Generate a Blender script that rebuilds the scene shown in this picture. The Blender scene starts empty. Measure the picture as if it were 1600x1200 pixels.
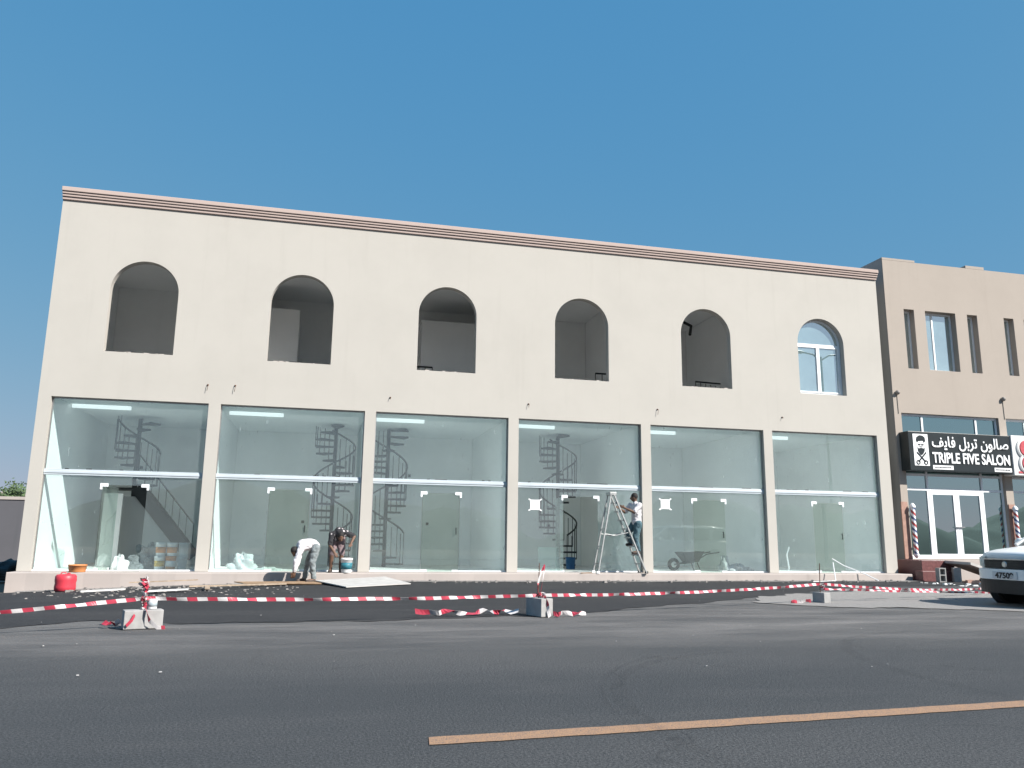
import bpy, bmesh, math, random
from mathutils import Vector, Matrix, Quaternion
random.seed(7)
R = math.radians
scn = bpy.context.scene
COL = scn.collection

# ------------------------------------------------------------------ camera
CAM = dict(f=1245.4, pitch=0.1917, roll=0.01225, yaw=0.23603, loc=(6.7856, -21.4498, 0.8872))
def make_camera():
    y, p, r = CAM['yaw'], CAM['pitch'], CAM['roll']
    fw = Vector((math.sin(y)*math.cos(p), math.cos(y)*math.cos(p), math.sin(p)))
    rt = Vector((math.cos(y), -math.sin(y), 0)); up = rt.cross(fw)
    r2 = rt*math.cos(r) + up*math.sin(r); u2 = up*math.cos(r) - rt*math.sin(r)
    m = Matrix((r2, u2, -fw)).transposed().to_4x4(); m.translation = CAM['loc']
    cd = bpy.data.cameras.new('camera'); co = bpy.data.objects.new('camera', cd); COL.objects.link(co)
    co.matrix_world = m; cd.sensor_width = 36; cd.lens = CAM['f']/1600*36; cd.clip_start = .05; cd.clip_end = 6000
    scn.camera = co
make_camera()

# ------------------------------------------------------------------ sky, sun, exposure
SUN_AZ, SUN_EL = 45.0, 38.0        # azimuth: degrees right of the street front's normal, seen from the street
to_sun = Vector((math.sin(R(SUN_AZ))*math.cos(R(SUN_EL)), -math.cos(R(SUN_AZ))*math.cos(R(SUN_EL)), math.sin(R(SUN_EL))))
world = bpy.data.worlds.new('World'); scn.world = world; world.use_nodes = True
wn = world.node_tree.nodes; wl = world.node_tree.links
sky = wn.new('ShaderNodeTexSky'); sky.sky_type = 'NISHITA'; sky.sun_disc = False
sky.sun_elevation = R(SUN_EL); sky.sun_rotation = math.atan2(to_sun.x, to_sun.y)
sky.air_density = 1.15; sky.dust_density = .6; sky.ozone_density = 3.0; sky.altitude = 0
# even colour response over the whole sky: a camera's tone curve, channel by channel (gain * value ** power)
sep = wn.new('ShaderNodeSeparateColor'); comb = wn.new('ShaderNodeCombineColor'); wl.new(sky.outputs[0], sep.inputs[0])
for ch, (gain, power) in enumerate(((.48, .775), (1.31, .313), (2.55, .10))):
    pw_ = wn.new('ShaderNodeMath'); pw_.operation = 'POWER'; pw_.inputs[1].default_value = power; wl.new(sep.outputs[ch], pw_.inputs[0])
    ml_ = wn.new('ShaderNodeMath'); ml_.operation = 'MULTIPLY'; ml_.inputs[1].default_value = gain; wl.new(pw_.outputs[0], ml_.inputs[0]); wl.new(ml_.outputs[0], comb.inputs[ch])
wl.new(comb.outputs[0], wn['Background'].inputs[0]); wn['Background'].inputs[1].default_value = 0.0715
sd = bpy.data.lights.new('sun', 'SUN'); sd.energy = 3.4; sd.angle = R(.6); sd.color = (1, .95, .88)
so = bpy.data.objects.new('sun', sd); COL.objects.link(so)
so.rotation_euler = (-to_sun).to_track_quat('-Z', 'Y').to_euler(); so.location = (30, -40, 40)
scn.view_settings.view_transform = 'Standard'; scn.view_settings.look = 'None'
scn.view_settings.exposure = 1.4; scn.view_settings.gamma = 1; scn.view_settings.use_curve_mapping = False
scn.render.engine = 'CYCLES'
cy = scn.cycles
cy.max_bounces = 12; cy.diffuse_bounces = 8; cy.glossy_bounces = 3; cy.transparent_max_bounces = 24; cy.transmission_bounces = 4
cy.use_denoising = True; cy.caustics_reflective = False; cy.caustics_refractive = False
cy.sample_clamp_indirect = 6

# ------------------------------------------------------------------ materials
MATS = {}
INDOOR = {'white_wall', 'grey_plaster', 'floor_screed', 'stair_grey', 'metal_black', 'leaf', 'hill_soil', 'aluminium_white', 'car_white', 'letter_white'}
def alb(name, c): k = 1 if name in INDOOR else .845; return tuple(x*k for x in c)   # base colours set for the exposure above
def nodes(name):
    m = bpy.data.materials.new(name); m.use_nodes = True
    nt = m.node_tree; MATS[name] = m
    return m, nt, nt.nodes, nt.links, nt.nodes['Principled BSDF']
def coords(n, l, scale=(1, 1, 1)):
    tc = n.new('ShaderNodeTexCoord'); mp = n.new('ShaderNodeMapping'); mp.inputs['Scale'].default_value = scale
    l.new(tc.outputs['Object'], mp.inputs[0]); return mp.outputs[0]
def noise(n, l, vec, scale, detail=4, rough=.55):
    t = n.new('ShaderNodeTexNoise'); t.inputs['Scale'].default_value = scale; t.inputs['Detail'].default_value = detail
    t.inputs['Roughness'].default_value = rough; l.new(vec, t.inputs['Vector']); return t.outputs['Fac']
def ramp(n, l, fac, a, b, ca=(0, 0, 0, 1), cb=(1, 1, 1, 1)):
    r = n.new('ShaderNodeValToRGB'); r.color_ramp.elements[0].position = a; r.color_ramp.elements[1].position = b
    r.color_ramp.elements[0].color = ca; r.color_ramp.elements[1].color = cb; l.new(fac, r.inputs[0]); return r.outputs[0]
def mix(n, l, fac, a, b, mode='MIX'):
    x = n.new('ShaderNodeMix'); x.data_type = 'RGBA'; x.blend_type = mode
    for s, v in ((0, fac), (6, a), (7, b)):
        if hasattr(v, 'links'): l.new(v, x.inputs[s])
        elif s == 0: x.inputs[0].default_value = v
        else: x.inputs[s].default_value = (*v[:3], 1)
    return x.outputs[2]
def bump(n, l, h, strength, dist, bsdf):
    b = n.new('ShaderNodeBump'); b.inputs['Strength'].default_value = strength; b.inputs['Distance'].default_value = dist
    l.new(h, b.inputs['Height']); l.new(b.outputs[0], bsdf.inputs['Normal'])
def plain(name, c, rough=.6, metal=0, var=.12, scale=6, bumpd=0, spec=.4):
    m, nt, n, l, p = nodes(name); v = coords(n, l); c = alb(name, c)
    f = noise(n, l, v, scale, 5)
    col = mix(n, l, ramp(n, l, f, .3, .7), [x*(1-var) for x in c], [min(1, x*(1+var)) for x in c])
    l.new(col, p.inputs['Base Color']); p.inputs['Roughness'].default_value = rough; p.inputs['Metallic'].default_value = metal
    p.inputs['Specular IOR Level'].default_value = spec
    if bumpd: bump(n, l, noise(n, l, v, scale*12, 3), .6, bumpd, p)
    return m
def plaster(name, c, stain, amount=.35, vs=(1, 1, 1)):
    m, nt, n, l, p = nodes(name); v = coords(n, l, vs); c = alb(name, c); stain = alb(name, stain)
    big = noise(n, l, v, .55, 5, .6); mid = noise(n, l, v, 4, 4); fine = noise(n, l, coords(n, l), 90, 3)
    streak = noise(n, l, coords(n, l, (1.6, 1.6, .12)), 2.2, 4)
    a = mix(n, l, ramp(n, l, big, .42, .72), c, [x*.94 for x in c])
    b = mix(n, l, ramp(n, l, streak, .56, .8, cb=(amount,)*3+(1,)), a, stain)
    cc = mix(n, l, ramp(n, l, mid, .35, .7, (.0,)*3+(1,), (.10,)*3+(1,)), b, [min(1, x*1.1) for x in c])
    l.new(cc, p.inputs['Base Color']); p.inputs['Roughness'].default_value = .92; p.inputs['Specular IOR Level'].default_value = .15
    h = mix(n, l, .5, fine, mid); bump(n, l, h, .35, .006, p)
    return m
plaster('cream_plaster', (.53, .508, .468), (.465, .443, .405), .5)
plaster('tan_plaster', (.435, .385, .34), (.375, .33, .29), .5)
plaster('white_wall', (.90, .91, .90), (.86, .87, .86), .5)
plaster('grey_plaster', (.84, .855, .86), (.79, .80, .805), .6)
plaster('stair_grey', (.42, .43, .43), (.34, .35, .35), .6)
plaster('raw_concrete', (.25, .26, .265), (.17, .175, .18), .7)
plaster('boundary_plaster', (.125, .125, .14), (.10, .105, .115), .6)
plaster('cornice_paint', (.53, .43, .39), (.46, .37, .335), .4)
plaster('step_concrete', (.47, .42, .395), (.37, .33, .31), .8, (1, 1, 3))
plain('block_concrete', (.38, .375, .37), .95, 0, .14, 9, .006)
plain('floor_screed', (.76, .75, .73), .85, 0, .07, 1.5, .004)
plain('red_granite', (.16, .065, .065), .45, 0, .35, 30)
plain('tile_pink', (.40, .24, .19), .6, 0, .2, 8)
plain('aluminium_white', (.80, .83, .86), .35, .0, .04, 5)
plain('white_film', (.56, .63, .68), .4, .0, .06, 3)
plain('metal_black', (.022, .025, .027), .5, .2, .2, 8)
plain('steel', (.55, .56, .57), .35, .9, .15, 12)
plain('ladder_aluminium', (.45, .46, .46), .5, .35, .18, 14)
plain('sign_black', (.022, .03, .034), .35, 0, .15, 2)
plain('letter_white', (.85, .86, .87), .4, 0, .03, 3)
plain('sign_white', (.78, .78, .77), .45, 0, .05, 3)
plain('sign_red', (.55, .09, .11), .45, 0, .25, 9)
plain('red_plastic', (.62, .05, .075), .45, 0, .12, 5)
plain('orange_plastic', (.66, .27, .10), .5, 0, .15, 5)
plain('white_plastic', (.76, .77, .77), .45, 0, .08, 6)
plain('teal_label', (.03, .17, .22), .5, 0, .25, 18)
plain('yellow_label', (.68, .45, .12), .5, 0, .2, 20)
plain('blue_plastic', (.02, .10, .24), .45, 0, .12, 5)
plain('grey_bucket', (.36, .42, .45), .5, 0, .12, 5)
plain('cardboard', (.34, .225, .14), .85, 0, .2, 7)
plain('gypsum', (.52, .51, .50), .9, 0, .12, 5)
plain('old_wood', (.42, .33, .25), .85, 0, .25, 10)
plain('plastic_sheet', (.72, .75, .75), .35, 0, .08, 8)
plain('bag_fabric', (.55, .56, .57), .8, 0, .2, 9)
plain('debris_grey', (.24, .225, .215), .95, 0, .45, 5)
plain('rubble_mat', (.48, .44, .41), .95, 0, .4, 4)
plain('tape_red', (.46, .05, .085), .45, 0, .12, 12)
plain('tape_white', (.62, .60, .61), .45, 0, .06, 12)
plain('pole_red', (.45, .06, .06), .4, 0, .1, 12)
plain('pole_blue', (.04, .07, .22), .4, 0, .1, 12)
plain('rust_rod', (.16, .09, .065), .85, .2, .3, 30)
plain('skin', (.15, .083, .055), .6, 0, .12, 14)
plain('hair', (.018, .016, .016), .75, 0, .3, 40)
plain('shirt_white', (.68, .66, .69), .9, 0, .08, 9)
plain('jeans_teal', (.075, .14, .17), .9, 0, .25, 14)
plain('trousers_grey', (.21, .24, .25), .9, 0, .3, 12)
plain('shorts_pale', (.22, .165, .175), .9, 0, .2, 14)
plain('sandal', (.07, .055, .05), .8, 0, .2, 9)
plain('car_white', (.78, .80, .80), .22, 0, .02, 2, 0, .6)
plain('car_black', (.018, .02, .022), .5, 0, .2, 5)
plain('rubber', (.02, .02, .021), .85, 0, .25, 14)
plain('lamp_lens', (.42, .46, .48), .12, .25, .15, 10)
plain('plate_white', (.70, .71, .72), .5, 0, .05, 7)
plain('bark', (.12, .085, .06), .9, 0, .25, 8)
plain('leaf', (.065, .105, .045), .75, 0, .4, 1.2)
plain('far_wall', (.55, .40, .33), .9, 0, .08, 2)
plain('hill_soil', (.055, .05, .042), .95, 0, .4, .15)
plain('conduit_grey', (.26, .24, .225), .6, 0, .15, 12)
plain('conduit', (.40, .36, .32), .6, 0, .1, 8)
plain('paper', (.86, .88, .90), .7, 0, .03, 10)

def sun_bounce_glow():  # emission stands in for sunlight reflected onto the shop ceilings, no real fitting
    m, nt, n, l, p = nodes('sun_bounce_glow'); p.inputs['Base Color'].default_value = (.85, .87, .88, 1)
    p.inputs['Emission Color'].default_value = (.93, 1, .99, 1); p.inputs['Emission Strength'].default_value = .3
sun_bounce_glow()
def flowers():
    m, nt, n, l, p = nodes('shirt_patterned'); v = coords(n, l)
    t = n.new('ShaderNodeTexVoronoi'); t.inputs['Scale'].default_value = 9; l.new(v, t.inputs['Vector'])
    l.new(mix(n, l, ramp(n, l, t.outputs['Distance'], .22, .3), (.5, .46, .47), (.022, .022, .026)), p.inputs['Base Color'])
    p.inputs['Roughness'].default_value = .9
flowers()

def asphalt(name, base, dust, agg, patch_lo=.45, patch_hi=.75, strength=.7):
    m, nt, n, l, p = nodes(name); v = coords(n, l); base, dust, agg = alb(name, base), alb(name, dust), alb(name, agg)
    big = noise(n, l, coords(n, l, (.22, 1, 1)), .42, 6, .62); mid = noise(n, l, coords(n, l, (.5, 1.6, 1)), 1.3, 5, .65)
    fine = noise(n, l, v, 60, 4, .75); grain = noise(n, l, v, 190, 2)
    c = mix(n, l, ramp(n, l, big, patch_lo, patch_hi, cb=(strength,)*3+(1,)), base, dust)
    c = mix(n, l, ramp(n, l, mid, .5, .8, cb=(.45,)*3+(1,)), c, dust)
    c = mix(n, l, ramp(n, l, fine, .40, .64), [x*.45 for x in base], c)
    c = mix(n, l, ramp(n, l, grain, .58, .74, cb=(.5,)*3+(1,)), c, agg)
    l.new(c, p.inputs['Base Color']); p.inputs['Roughness'].default_value = .88; p.inputs['Specular IOR Level'].default_value = .25
    # sparse cracks and dark oil blots
    wv = n.new('ShaderNodeVectorMath'); wv.operation = 'ADD'; nz = n.new('ShaderNodeTexNoise'); nz.inputs['Scale'].default_value = 1.5; l.new(v, nz.inputs['Vector']); l.new(v, wv.inputs[0]); l.new(nz.outputs['Color'], wv.inputs[1])
    vo = n.new('ShaderNodeTexVoronoi'); vo.feature = 'DISTANCE_TO_EDGE'; vo.inputs['Scale'].default_value = .32; l.new(wv.outputs[0], vo.inputs['Vector'])
    ck = ramp(n, l, vo.outputs['Distance'], .0015, .005, (.4,)*3+(1,), (0, 0, 0, 1))
    gate = ramp(n, l, noise(n, l, v, .5, 3), .5, .58)
    ckm = mix(n, l, 1.0, ck, gate, 'MULTIPLY')
    c = mix(n, l, ckm, c, [x*.35 for x in base])
    blot = ramp(n, l, noise(n, l, coords(n, l, (.8, 1.4, 1)), 1.9, 4, .5), .70, .80, cb=(.45,)*3+(1,))
    c = mix(n, l, blot, c, [x*.6 for x in base])
    l.new(c, p.inputs['Base Color'])
    bump(n, l, fine, .8, .012, p)
asphalt('asphalt', (.078, .086, .095), (.165, .165, .167), (.18, .178, .175), .38, .72, .8)
asphalt('new_asphalt', (.045, .047, .053), (.15, .146, .147), (.15, .15, .15), .50, .80, .6)
asphalt('dusty_concrete', (.40, .385, .375), (.48, .46, .445), (.5, .48, .46))
asphalt('sand', (.30, .24, .18), (.36, .29, .22), (.4, .34, .28))

def line_paint():
    m, nt, n, l, p = nodes('yellow_paint'); v = coords(n, l)
    w = noise(n, l, v, 22, 6, .7); g = noise(n, l, v, 120, 2)
    c = mix(n, l, ramp(n, l, w, .35, .7), (.34, .20, .11), (.28, .17, .11))
    c = mix(n, l, ramp(n, l, g, .30, .52), (.12, .10, .09), c)
    l.new(c, p.inputs['Base Color']); p.inputs['Roughness'].default_value = .8
    bump(n, l, g, .5, .006, p)
line_paint()
def tyre_rubber():
    m, nt, n, l, p = nodes('tyre_streak'); v = coords(n, l)
    p.inputs['Base Color'].default_value = (.035, .035, .038, 1); p.inputs['Roughness'].default_value = .8
    tr = n.new('ShaderNodeBsdfTransparent'); mx = n.new('ShaderNodeMixShader')
    l.new(ramp(n, l, noise(n, l, v, 14, 5, .75), .35, .75, (.0,)*3+(1,), (.14,)*3+(1,)), mx.inputs[0])
    l.new(tr.outputs[0], mx.inputs[1]); l.new(p.outputs[0], mx.inputs[2]); l.new(mx.outputs[0], n['Material Output'].inputs[0])
tyre_rubber()

def glass(name, tint, refl0=.05, dust=.05, streak=.25, gain=.9, gloss_col=(1, 1, 1), dustcol=(.75, .79, .78)):
    """thin float glass: tinted pass-through, angle-dependent reflection, a film of builder's dust and runs"""
    m, nt, n, l, p = nodes(name); n.remove(p)
    out = n['Material Output']
    tr = n.new('ShaderNodeBsdfTransparent'); tr.inputs[0].default_value = (*tint, 1)
    gl = n.new('ShaderNodeBsdfGlossy'); gl.inputs['Roughness'].default_value = .0; gl.inputs[0].default_value = (*gloss_col, 1)
    df = n.new('ShaderNodeBsdfDiffuse'); df.inputs[0].default_value = (*dustcol, 1)
    tl = n.new('ShaderNodeBsdfTranslucent'); tl.inputs[0].default_value = (*dustcol, 1)
    d2 = n.new('ShaderNodeMixShader'); d2.inputs[0].default_value = .35; l.new(df.outputs[0], d2.inputs[1]); l.new(tl.outputs[0], d2.inputs[2])
    v = coords(n, l)
    s1 = ramp(n, l, noise(n, l, coords(n, l, (8, 8, 2.2)), 1.7, 4, .62), .665, .70, (0, 0, 0, 1), (streak,)*3+(1,))
    s2 = ramp(n, l, noise(n, l, v, 1.3, 5, .6), .3, .8, (dust*.75,)*3+(1,), (dust*1.3,)*3+(1,))
    mxf = n.new('ShaderNodeMath'); mxf.operation = 'MAXIMUM'; l.new(s1, mxf.inputs[0]); l.new(s2, mxf.inputs[1])
    m1 = n.new('ShaderNodeMixShader'); l.new(mxf.outputs[0], m1.inputs[0]); l.new(tr.outputs[0], m1.inputs[1]); l.new(d2.outputs[0], m1.inputs[2])
    lw = n.new('ShaderNodeLayerWeight'); lw.inputs[0].default_value = .5
    pw = n.new('ShaderNodeMath'); pw.operation = 'POWER'; pw.inputs[1].default_value = 5; l.new(lw.outputs['Facing'], pw.inputs[0])
    ma = n.new('ShaderNodeMath'); ma.operation = 'MULTIPLY_ADD'; ma.inputs[1].default_value = gain; ma.inputs[2].default_value = refl0; l.new(pw.outputs[0], ma.inputs[0])
    m2 = n.new('ShaderNodeMixShader'); l.new(ma.outputs[0], m2.inputs[0]); l.new(m1.outputs[0], m2.inputs[1]); l.new(gl.outputs[0], m2.inputs[2])
    l.new(m2.outputs[0], out.inputs[0])
    return m
glass('shop_glass', (.925, .98, .983), .06, .066, .34, .9, (1, 1, 1), (.72, .80, .83))
glass('door_glass', (.84, .915, .89), .05, .06, .14)
glass('mirror_glass', (.20, .25, .26), .50, .01, .02, .4, (.66, 1.0, 1.0))
glass('sky_window_glass', (.40, .5, .52), .72, .9, .9, .2, (.92, 1.0, 1.0), (.56, .82, .86))
glass('car_glass', (.35, .40, .41), .06, .01, .02)

# ------------------------------------------------------------------ mesh helpers
ORG = {}
class MB:
    def __init__(s): s.v = []; s.f = []; s.m = []; s.mi = 0
    def add(s, vs, fs, mi=None):
        o = len(s.v); s.v += [Vector(x) for x in vs]
        for f in fs: s.f.append([i+o for i in f]); s.m.append(s.mi if mi is None else mi)
        return s
    def box(s, x0, x1, y0, y1, z0, z1):
        vs = [(x, y, z) for z in (z0, z1) for y in (y0, y1) for x in (x0, x1)]
        return s.add(vs, [(0, 2, 3, 1), (4, 5, 7, 6), (0, 1, 5, 4), (2, 6, 7, 3), (0, 4, 6, 2), (1, 3, 7, 5)])
    def bar(s, a, b, w, h=None, up=(0, 0, 1)):
        a, b = Vector(a), Vector(b); h = h or w; d = (b-a).normalized(); u = Vector(up)
        if abs(d.dot(u)) > .98: u = Vector((0, 1, 0))
        r = d.cross(u).normalized()*w/2; t = r.cross(d).normalized()*h/2
        vs = [p+r*i+t*j for p in (a, b) for j in (-1, 1) for i in (-1, 1)]
        return s.add(vs, [(0, 1, 3, 2), (4, 6, 7, 5), (0, 4, 5, 1), (2, 3, 7, 6), (0, 2, 6, 4), (1, 5, 7, 3)])
    def tube(s, pts, rad, n=8, cap=True):
        pts = [Vector(p) for p in pts]; rads = rad if isinstance(rad, (list, tuple)) else [rad]*len(pts)
        o = len(s.v); prev = None
        for i, p in enumerate(pts):
            d = (pts[min(i+1, len(pts)-1)]-pts[max(i-1, 0)]).normalized()
            if prev is None:
                u = Vector((0, 0, 1)) if abs(d.z) < .9 else Vector((1, 0, 0)); r = d.cross(u).normalized()
            else: r = (prev - d*prev.dot(d)).normalized()
            prev = r; t = d.cross(r)
            for k in range(n):
                a = 2*math.pi*k/n; s.v.append(p+(r*math.cos(a)+t*math.sin(a))*rads[i])
        for i in range(len(pts)-1):
            for k in range(n):
                s.f.append([o+i*n+k, o+i*n+(k+1) % n, o+(i+1)*n+(k+1) % n, o+(i+1)*n+k]); s.m.append(s.mi)
        if cap:
            s.f.append([o+k for k in range(n)][::-1]); s.m.append(s.mi)
            s.f.append([o+(len(pts)-1)*n+k for k in range(n)]); s.m.append(s.mi)
        return s
    def lathe(s, c, prof, n=16, axis='z', mi=None):
        """prof: list of (radius, height); closed ends where radius is 0"""
        c = Vector(c); o = len(s.v)
        for r, h in prof:
            for k in range(n):
                a = 2*math.pi*k/n; p = (r*math.cos(a), r*math.sin(a), h)
                if axis == 'y': p = (p[0], p[2], p[1])
                if axis == 'x': p = (p[2], p[0], p[1])
                s.v.append(c+Vector(p))
        for i in range(len(prof)-1):
            for k in range(n):
                s.f.append([o+i*n+k, o+i*n+(k+1) % n, o+(i+1)*n+(k+1) % n, o+(i+1)*n+k]); s.m.append(s.mi if mi is None else mi)
        return s
    def ell(s, c, r, rot=None, nu=14, nv=9):
        c = Vector(c); o = len(s.v)
        for j in range(nv+1):
            t = math.pi*j/nv
            for k in range(nu):
                a = 2*math.pi*k/nu; p = Vector((r[0]*math.sin(t)*math.cos(a), r[1]*math.sin(t)*math.sin(a), r[2]*math.cos(t)))
                if rot: p = rot @ p
                s.v.append(c+p)
        for j in range(nv):
            for k in range(nu):
                s.f.append([o+j*nu+k, o+(j+1)*nu+k, o+(j+1)*nu+(k+1) % nu, o+j*nu+(k+1) % nu]); s.m.append(s.mi)
        return s
    def prism(s, poly, y0, y1, axis='y'):
        """polygon in (x,z) pushed along y (or (x,y) along z)"""
        n = len(poly)
        if axis == 'y': a = [(x, y0, z) for x, z in poly]; b = [(x, y1, z) for x, z in poly]
        else: a = [(x, y, y0) for x, y in poly]; b = [(x, y, y1) for x, y in poly]
        return s.add(a+b, [list(range(n)), list(range(2*n-1, n-1, -1))]+[(i, i+n, (i+1) % n+n, (i+1) % n) for i in range(n)])
    def capsule(s, a, ra, b, rb, n=10):
        a, b = Vector(a), Vector(b); d = b-a; L = d.length
        if L < 1e-6: return s.ell(a, (ra,)*3)
        d /= L; pts = []; rs = []
        for t in (-1, -.85, -.55, 0): pts.append(a+d*ra*t); rs.append(max(.0005, ra*math.sqrt(max(0, 1-t*t))))
        for t in (0, .55, .85, 1): pts.append(b+d*rb*t); rs.append(max(.0005, rb*math.sqrt(max(0, 1-t*t))))
        return s.tube(pts, rs, n)
    def mesh(s, name, mats, org=(0, 0, 0), smooth=False):
        me = bpy.data.meshes.new(name); o = Vector(org)
        me.from_pydata([v-o for v in s.v], [], s.f)
        for mt in (mats if isinstance(mats, (list, tuple)) else [mats]): me.materials.append(MATS[mt])
        for i, p in enumerate(me.polygons): p.material_index = s.m[i]; p.use_smooth = smooth
        bm = bmesh.new(); bm.from_mesh(me); bmesh.ops.recalc_face_normals(bm, faces=bm.faces); bm.to_mesh(me); bm.free()
        return me
    def build(s, name, mats, parent=None, smooth=False, bevel=0, sub=0, org=None):
        o = ORG.get(parent.name, Vector()) if parent else Vector(org or (0, 0, 0))
        ob = bpy.data.objects.new(name, s.mesh(name, mats, o, smooth)); COL.objects.link(ob)
        if parent: ob.parent = parent
        else: ob.location = o
        ORG[ob.name] = o
        if bevel:
            b = ob.modifiers.new('bevel', 'BEVEL'); b.width = bevel; b.segments = 2; b.limit_method = 'ANGLE'
        if sub:
            b = ob.modifiers.new('sub', 'SUBSURF'); b.levels = b.render_levels = sub
        return ob
def tag(o, label=None, cat=None, group=None, kind=None):
    for k, v in (('label', label), ('category', cat), ('group', group), ('kind', kind)):
        if v: o[k] = v
    return o
def thing(name, label, cat, loc=(0, 0, 0), group=None):
    o = bpy.data.objects.new(name, None); COL.objects.link(o); o.location = loc; o.empty_display_size = .1
    ORG[o.name] = Vector(loc); return tag(o, label, cat, group)
def copy_tree(o, parent=None):
    c = o.copy(); COL.objects.link(c)
    if parent: c.parent = parent
    ORG[c.name] = ORG.get(o.name, Vector())
    for ch in list(o.children): copy_tree(ch, c)
    return c
def sstep(a, b, x):
    t = max(0, min(1, (x-a)/(b-a))); return t*t*(3-2*t)
def gz(x, y):
    """ground height: level street, falling away towards the building's left corner"""
    return -.2 - .25*max(0, min(1.6, (8.5-x)/8.6))**1.4*sstep(-9.5, -1.5, y)

# ------------------------------------------------------------------ ground, road, apron
def axis_vals(lo, hi, step, far):
    v = []; x = lo
    while x <= hi+1e-6: v.append(x); x += step
    a = [lo-d for d in far][::-1]; b = [hi+d for d in far]
    return a+v+b
def sheet(name, mat, xs, ys, dz):
    mb = MB(); nx = len(xs)
    mb.add([(x, y, gz(x, y)+dz) for y in ys for x in xs],
           [(j*nx+i, j*nx+i+1, (j+1)*nx+i+1, (j+1)*nx+i) for j in range(len(ys)-1) for i in range(nx-1)])
    return tag(mb.build(name, mat, None, True), kind='structure')
far = (4, 20, 80, 300, 1000, 3000)
sheet('ground', 'sand', axis_vals(-14, 40, .5, far), axis_vals(-30, 12, .5, far), -.012)
sheet('road', 'asphalt', axis_vals(-14, 40, .5, (4, 20, 60, 120)), axis_vals(-29, -1, .5, ()), 0)
def jag(x, k): return .12*math.sin(x*2.1+k)+.08*math.sin(x*5.3+k*2)+.05*math.sin(x*13.7+k*3)+.02*math.sin(x*31+k)
def ribbon_sheet(name, mat, xs, lo, hi, rows, dz):
    mb = MB(); nx = len(xs)
    for j in range(rows+1):
        for x in xs:
            y = lo(x)+(hi(x)-lo(x))*j/rows; mb.v.append(Vector((x, y, gz(x, y)+dz)))
    for j in range(rows):
        for i in range(nx-1): mb.f.append([j*nx+i, j*nx+i+1, (j+1)*nx+i+1, (j+1)*nx+i]); mb.m.append(0)
    return tag(mb.build(name, mat, None, True), kind='structure')
def lerp_pts(pts):
    def f(x):
        if x <= pts[0][0]: return pts[0][1]
        for (a, b), (c, d) in zip(pts, pts[1:]):
            if x <= c: return b+(d-b)*(x-a)/(c-a)
        return pts[-1][1]
    return f
ap = lerp_pts([(-14, -11.3), (3.4, -10.95), (4.1, -9.9), (5.4, -10.5), (6.1, -10.6), (8.1, -10.3), (9.8, -10.1), (12, -8.9), (14, -7.6), (16.8, -6.0), (19.6, -3.4), (23.5, -3.0), (26, -2.9)])
ribbon_sheet('asphalt_apron', 'new_asphalt', [-14+.125*i for i in range(321)], lambda x: ap(x)+jag(x, 1)*.8, lambda x: -1.0, 40, .007)
pa = lerp_pts([(14.6, -8.0), (15.4, -9.0), (17, -9.6), (18.5, -10.2), (24, -10.6), (30, -10.8)])
pb = lerp_pts([(14.6, -7.9), (15.5, -6.9), (16.8, -5.7), (19.5, -5.2), (24, -5.8), (30, -6.0)])
ribbon_sheet('concrete_pad', 'dusty_concrete', [14.6+.1*i for i in range(155)], lambda x: pa(x)+jag(x, 4), lambda x: pb(x)+jag(x, 7)*1.5, 24, .013)
# debris line of dust along the foot of the step
ribbon_sheet('dust_strip', 'dusty_concrete', [.3+.07*i for i in range(345)], lambda x: -.98-.22*abs(math.sin(x*.9))-.25*abs(jag(x, 2))-.15*abs(jag(x*3, 5)), lambda x: -.58, 6, .016)

def dust_film():
    m, nt, n, l, p = nodes('dust_film'); v = coords(n, l)
    p.inputs['Base Color'].default_value = (.25, .24, .235, 1); p.inputs['Roughness'].default_value = .95
    sx = n.new('ShaderNodeSeparateXYZ'); l.new(v, sx.inputs[0]); mr = n.new('ShaderNodeMapRange'); mr.inputs[1].default_value = -14.6; mr.inputs[2].default_value = -11.6
    mr.interpolation_type = 'SMOOTHSTEP'; l.new(sx.outputs[1], mr.inputs[0])
    w = ramp(n, l, noise(n, l, coords(n, l, (.35, 1.3, 1)), 1.1, 6, .66), .25, .78)
    g = ramp(n, l, noise(n, l, v, 70, 3, .7), .25, .7, (.35,)*3+(1,))
    a = n.new('ShaderNodeMath'); a.operation = 'MULTIPLY'; l.new(mr.outputs[0], a.inputs[0]); l.new(w, a.inputs[1])
    b = n.new('ShaderNodeMath'); b.operation = 'MULTIPLY'; l.new(a.outputs[0], b.inputs[0]); l.new(g, b.inputs[1])
    c = n.new('ShaderNodeMath'); c.operation = 'MULTIPLY'; c.inputs[1].default_value = .95; l.new(b.outputs[0], c.inputs[0])
    tr = n.new('ShaderNodeBsdfTransparent'); mx = n.new('ShaderNodeMixShader')
    l.new(c.outputs[0], mx.inputs[0]); l.new(tr.outputs[0], mx.inputs[1]); l.new(p.outputs[0], mx.inputs[2]); l.new(mx.outputs[0], n['Material Output'].inputs[0])
dust_film()
ribbon_sheet('road_dust', 'dust_film', [-8+.25*i for i in range(150)], lambda x: -14.7, lambda x: ap(x)+jag(x, 1)*.8-.02 if x < 16.2 else -9.4, 14, .004)
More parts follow.
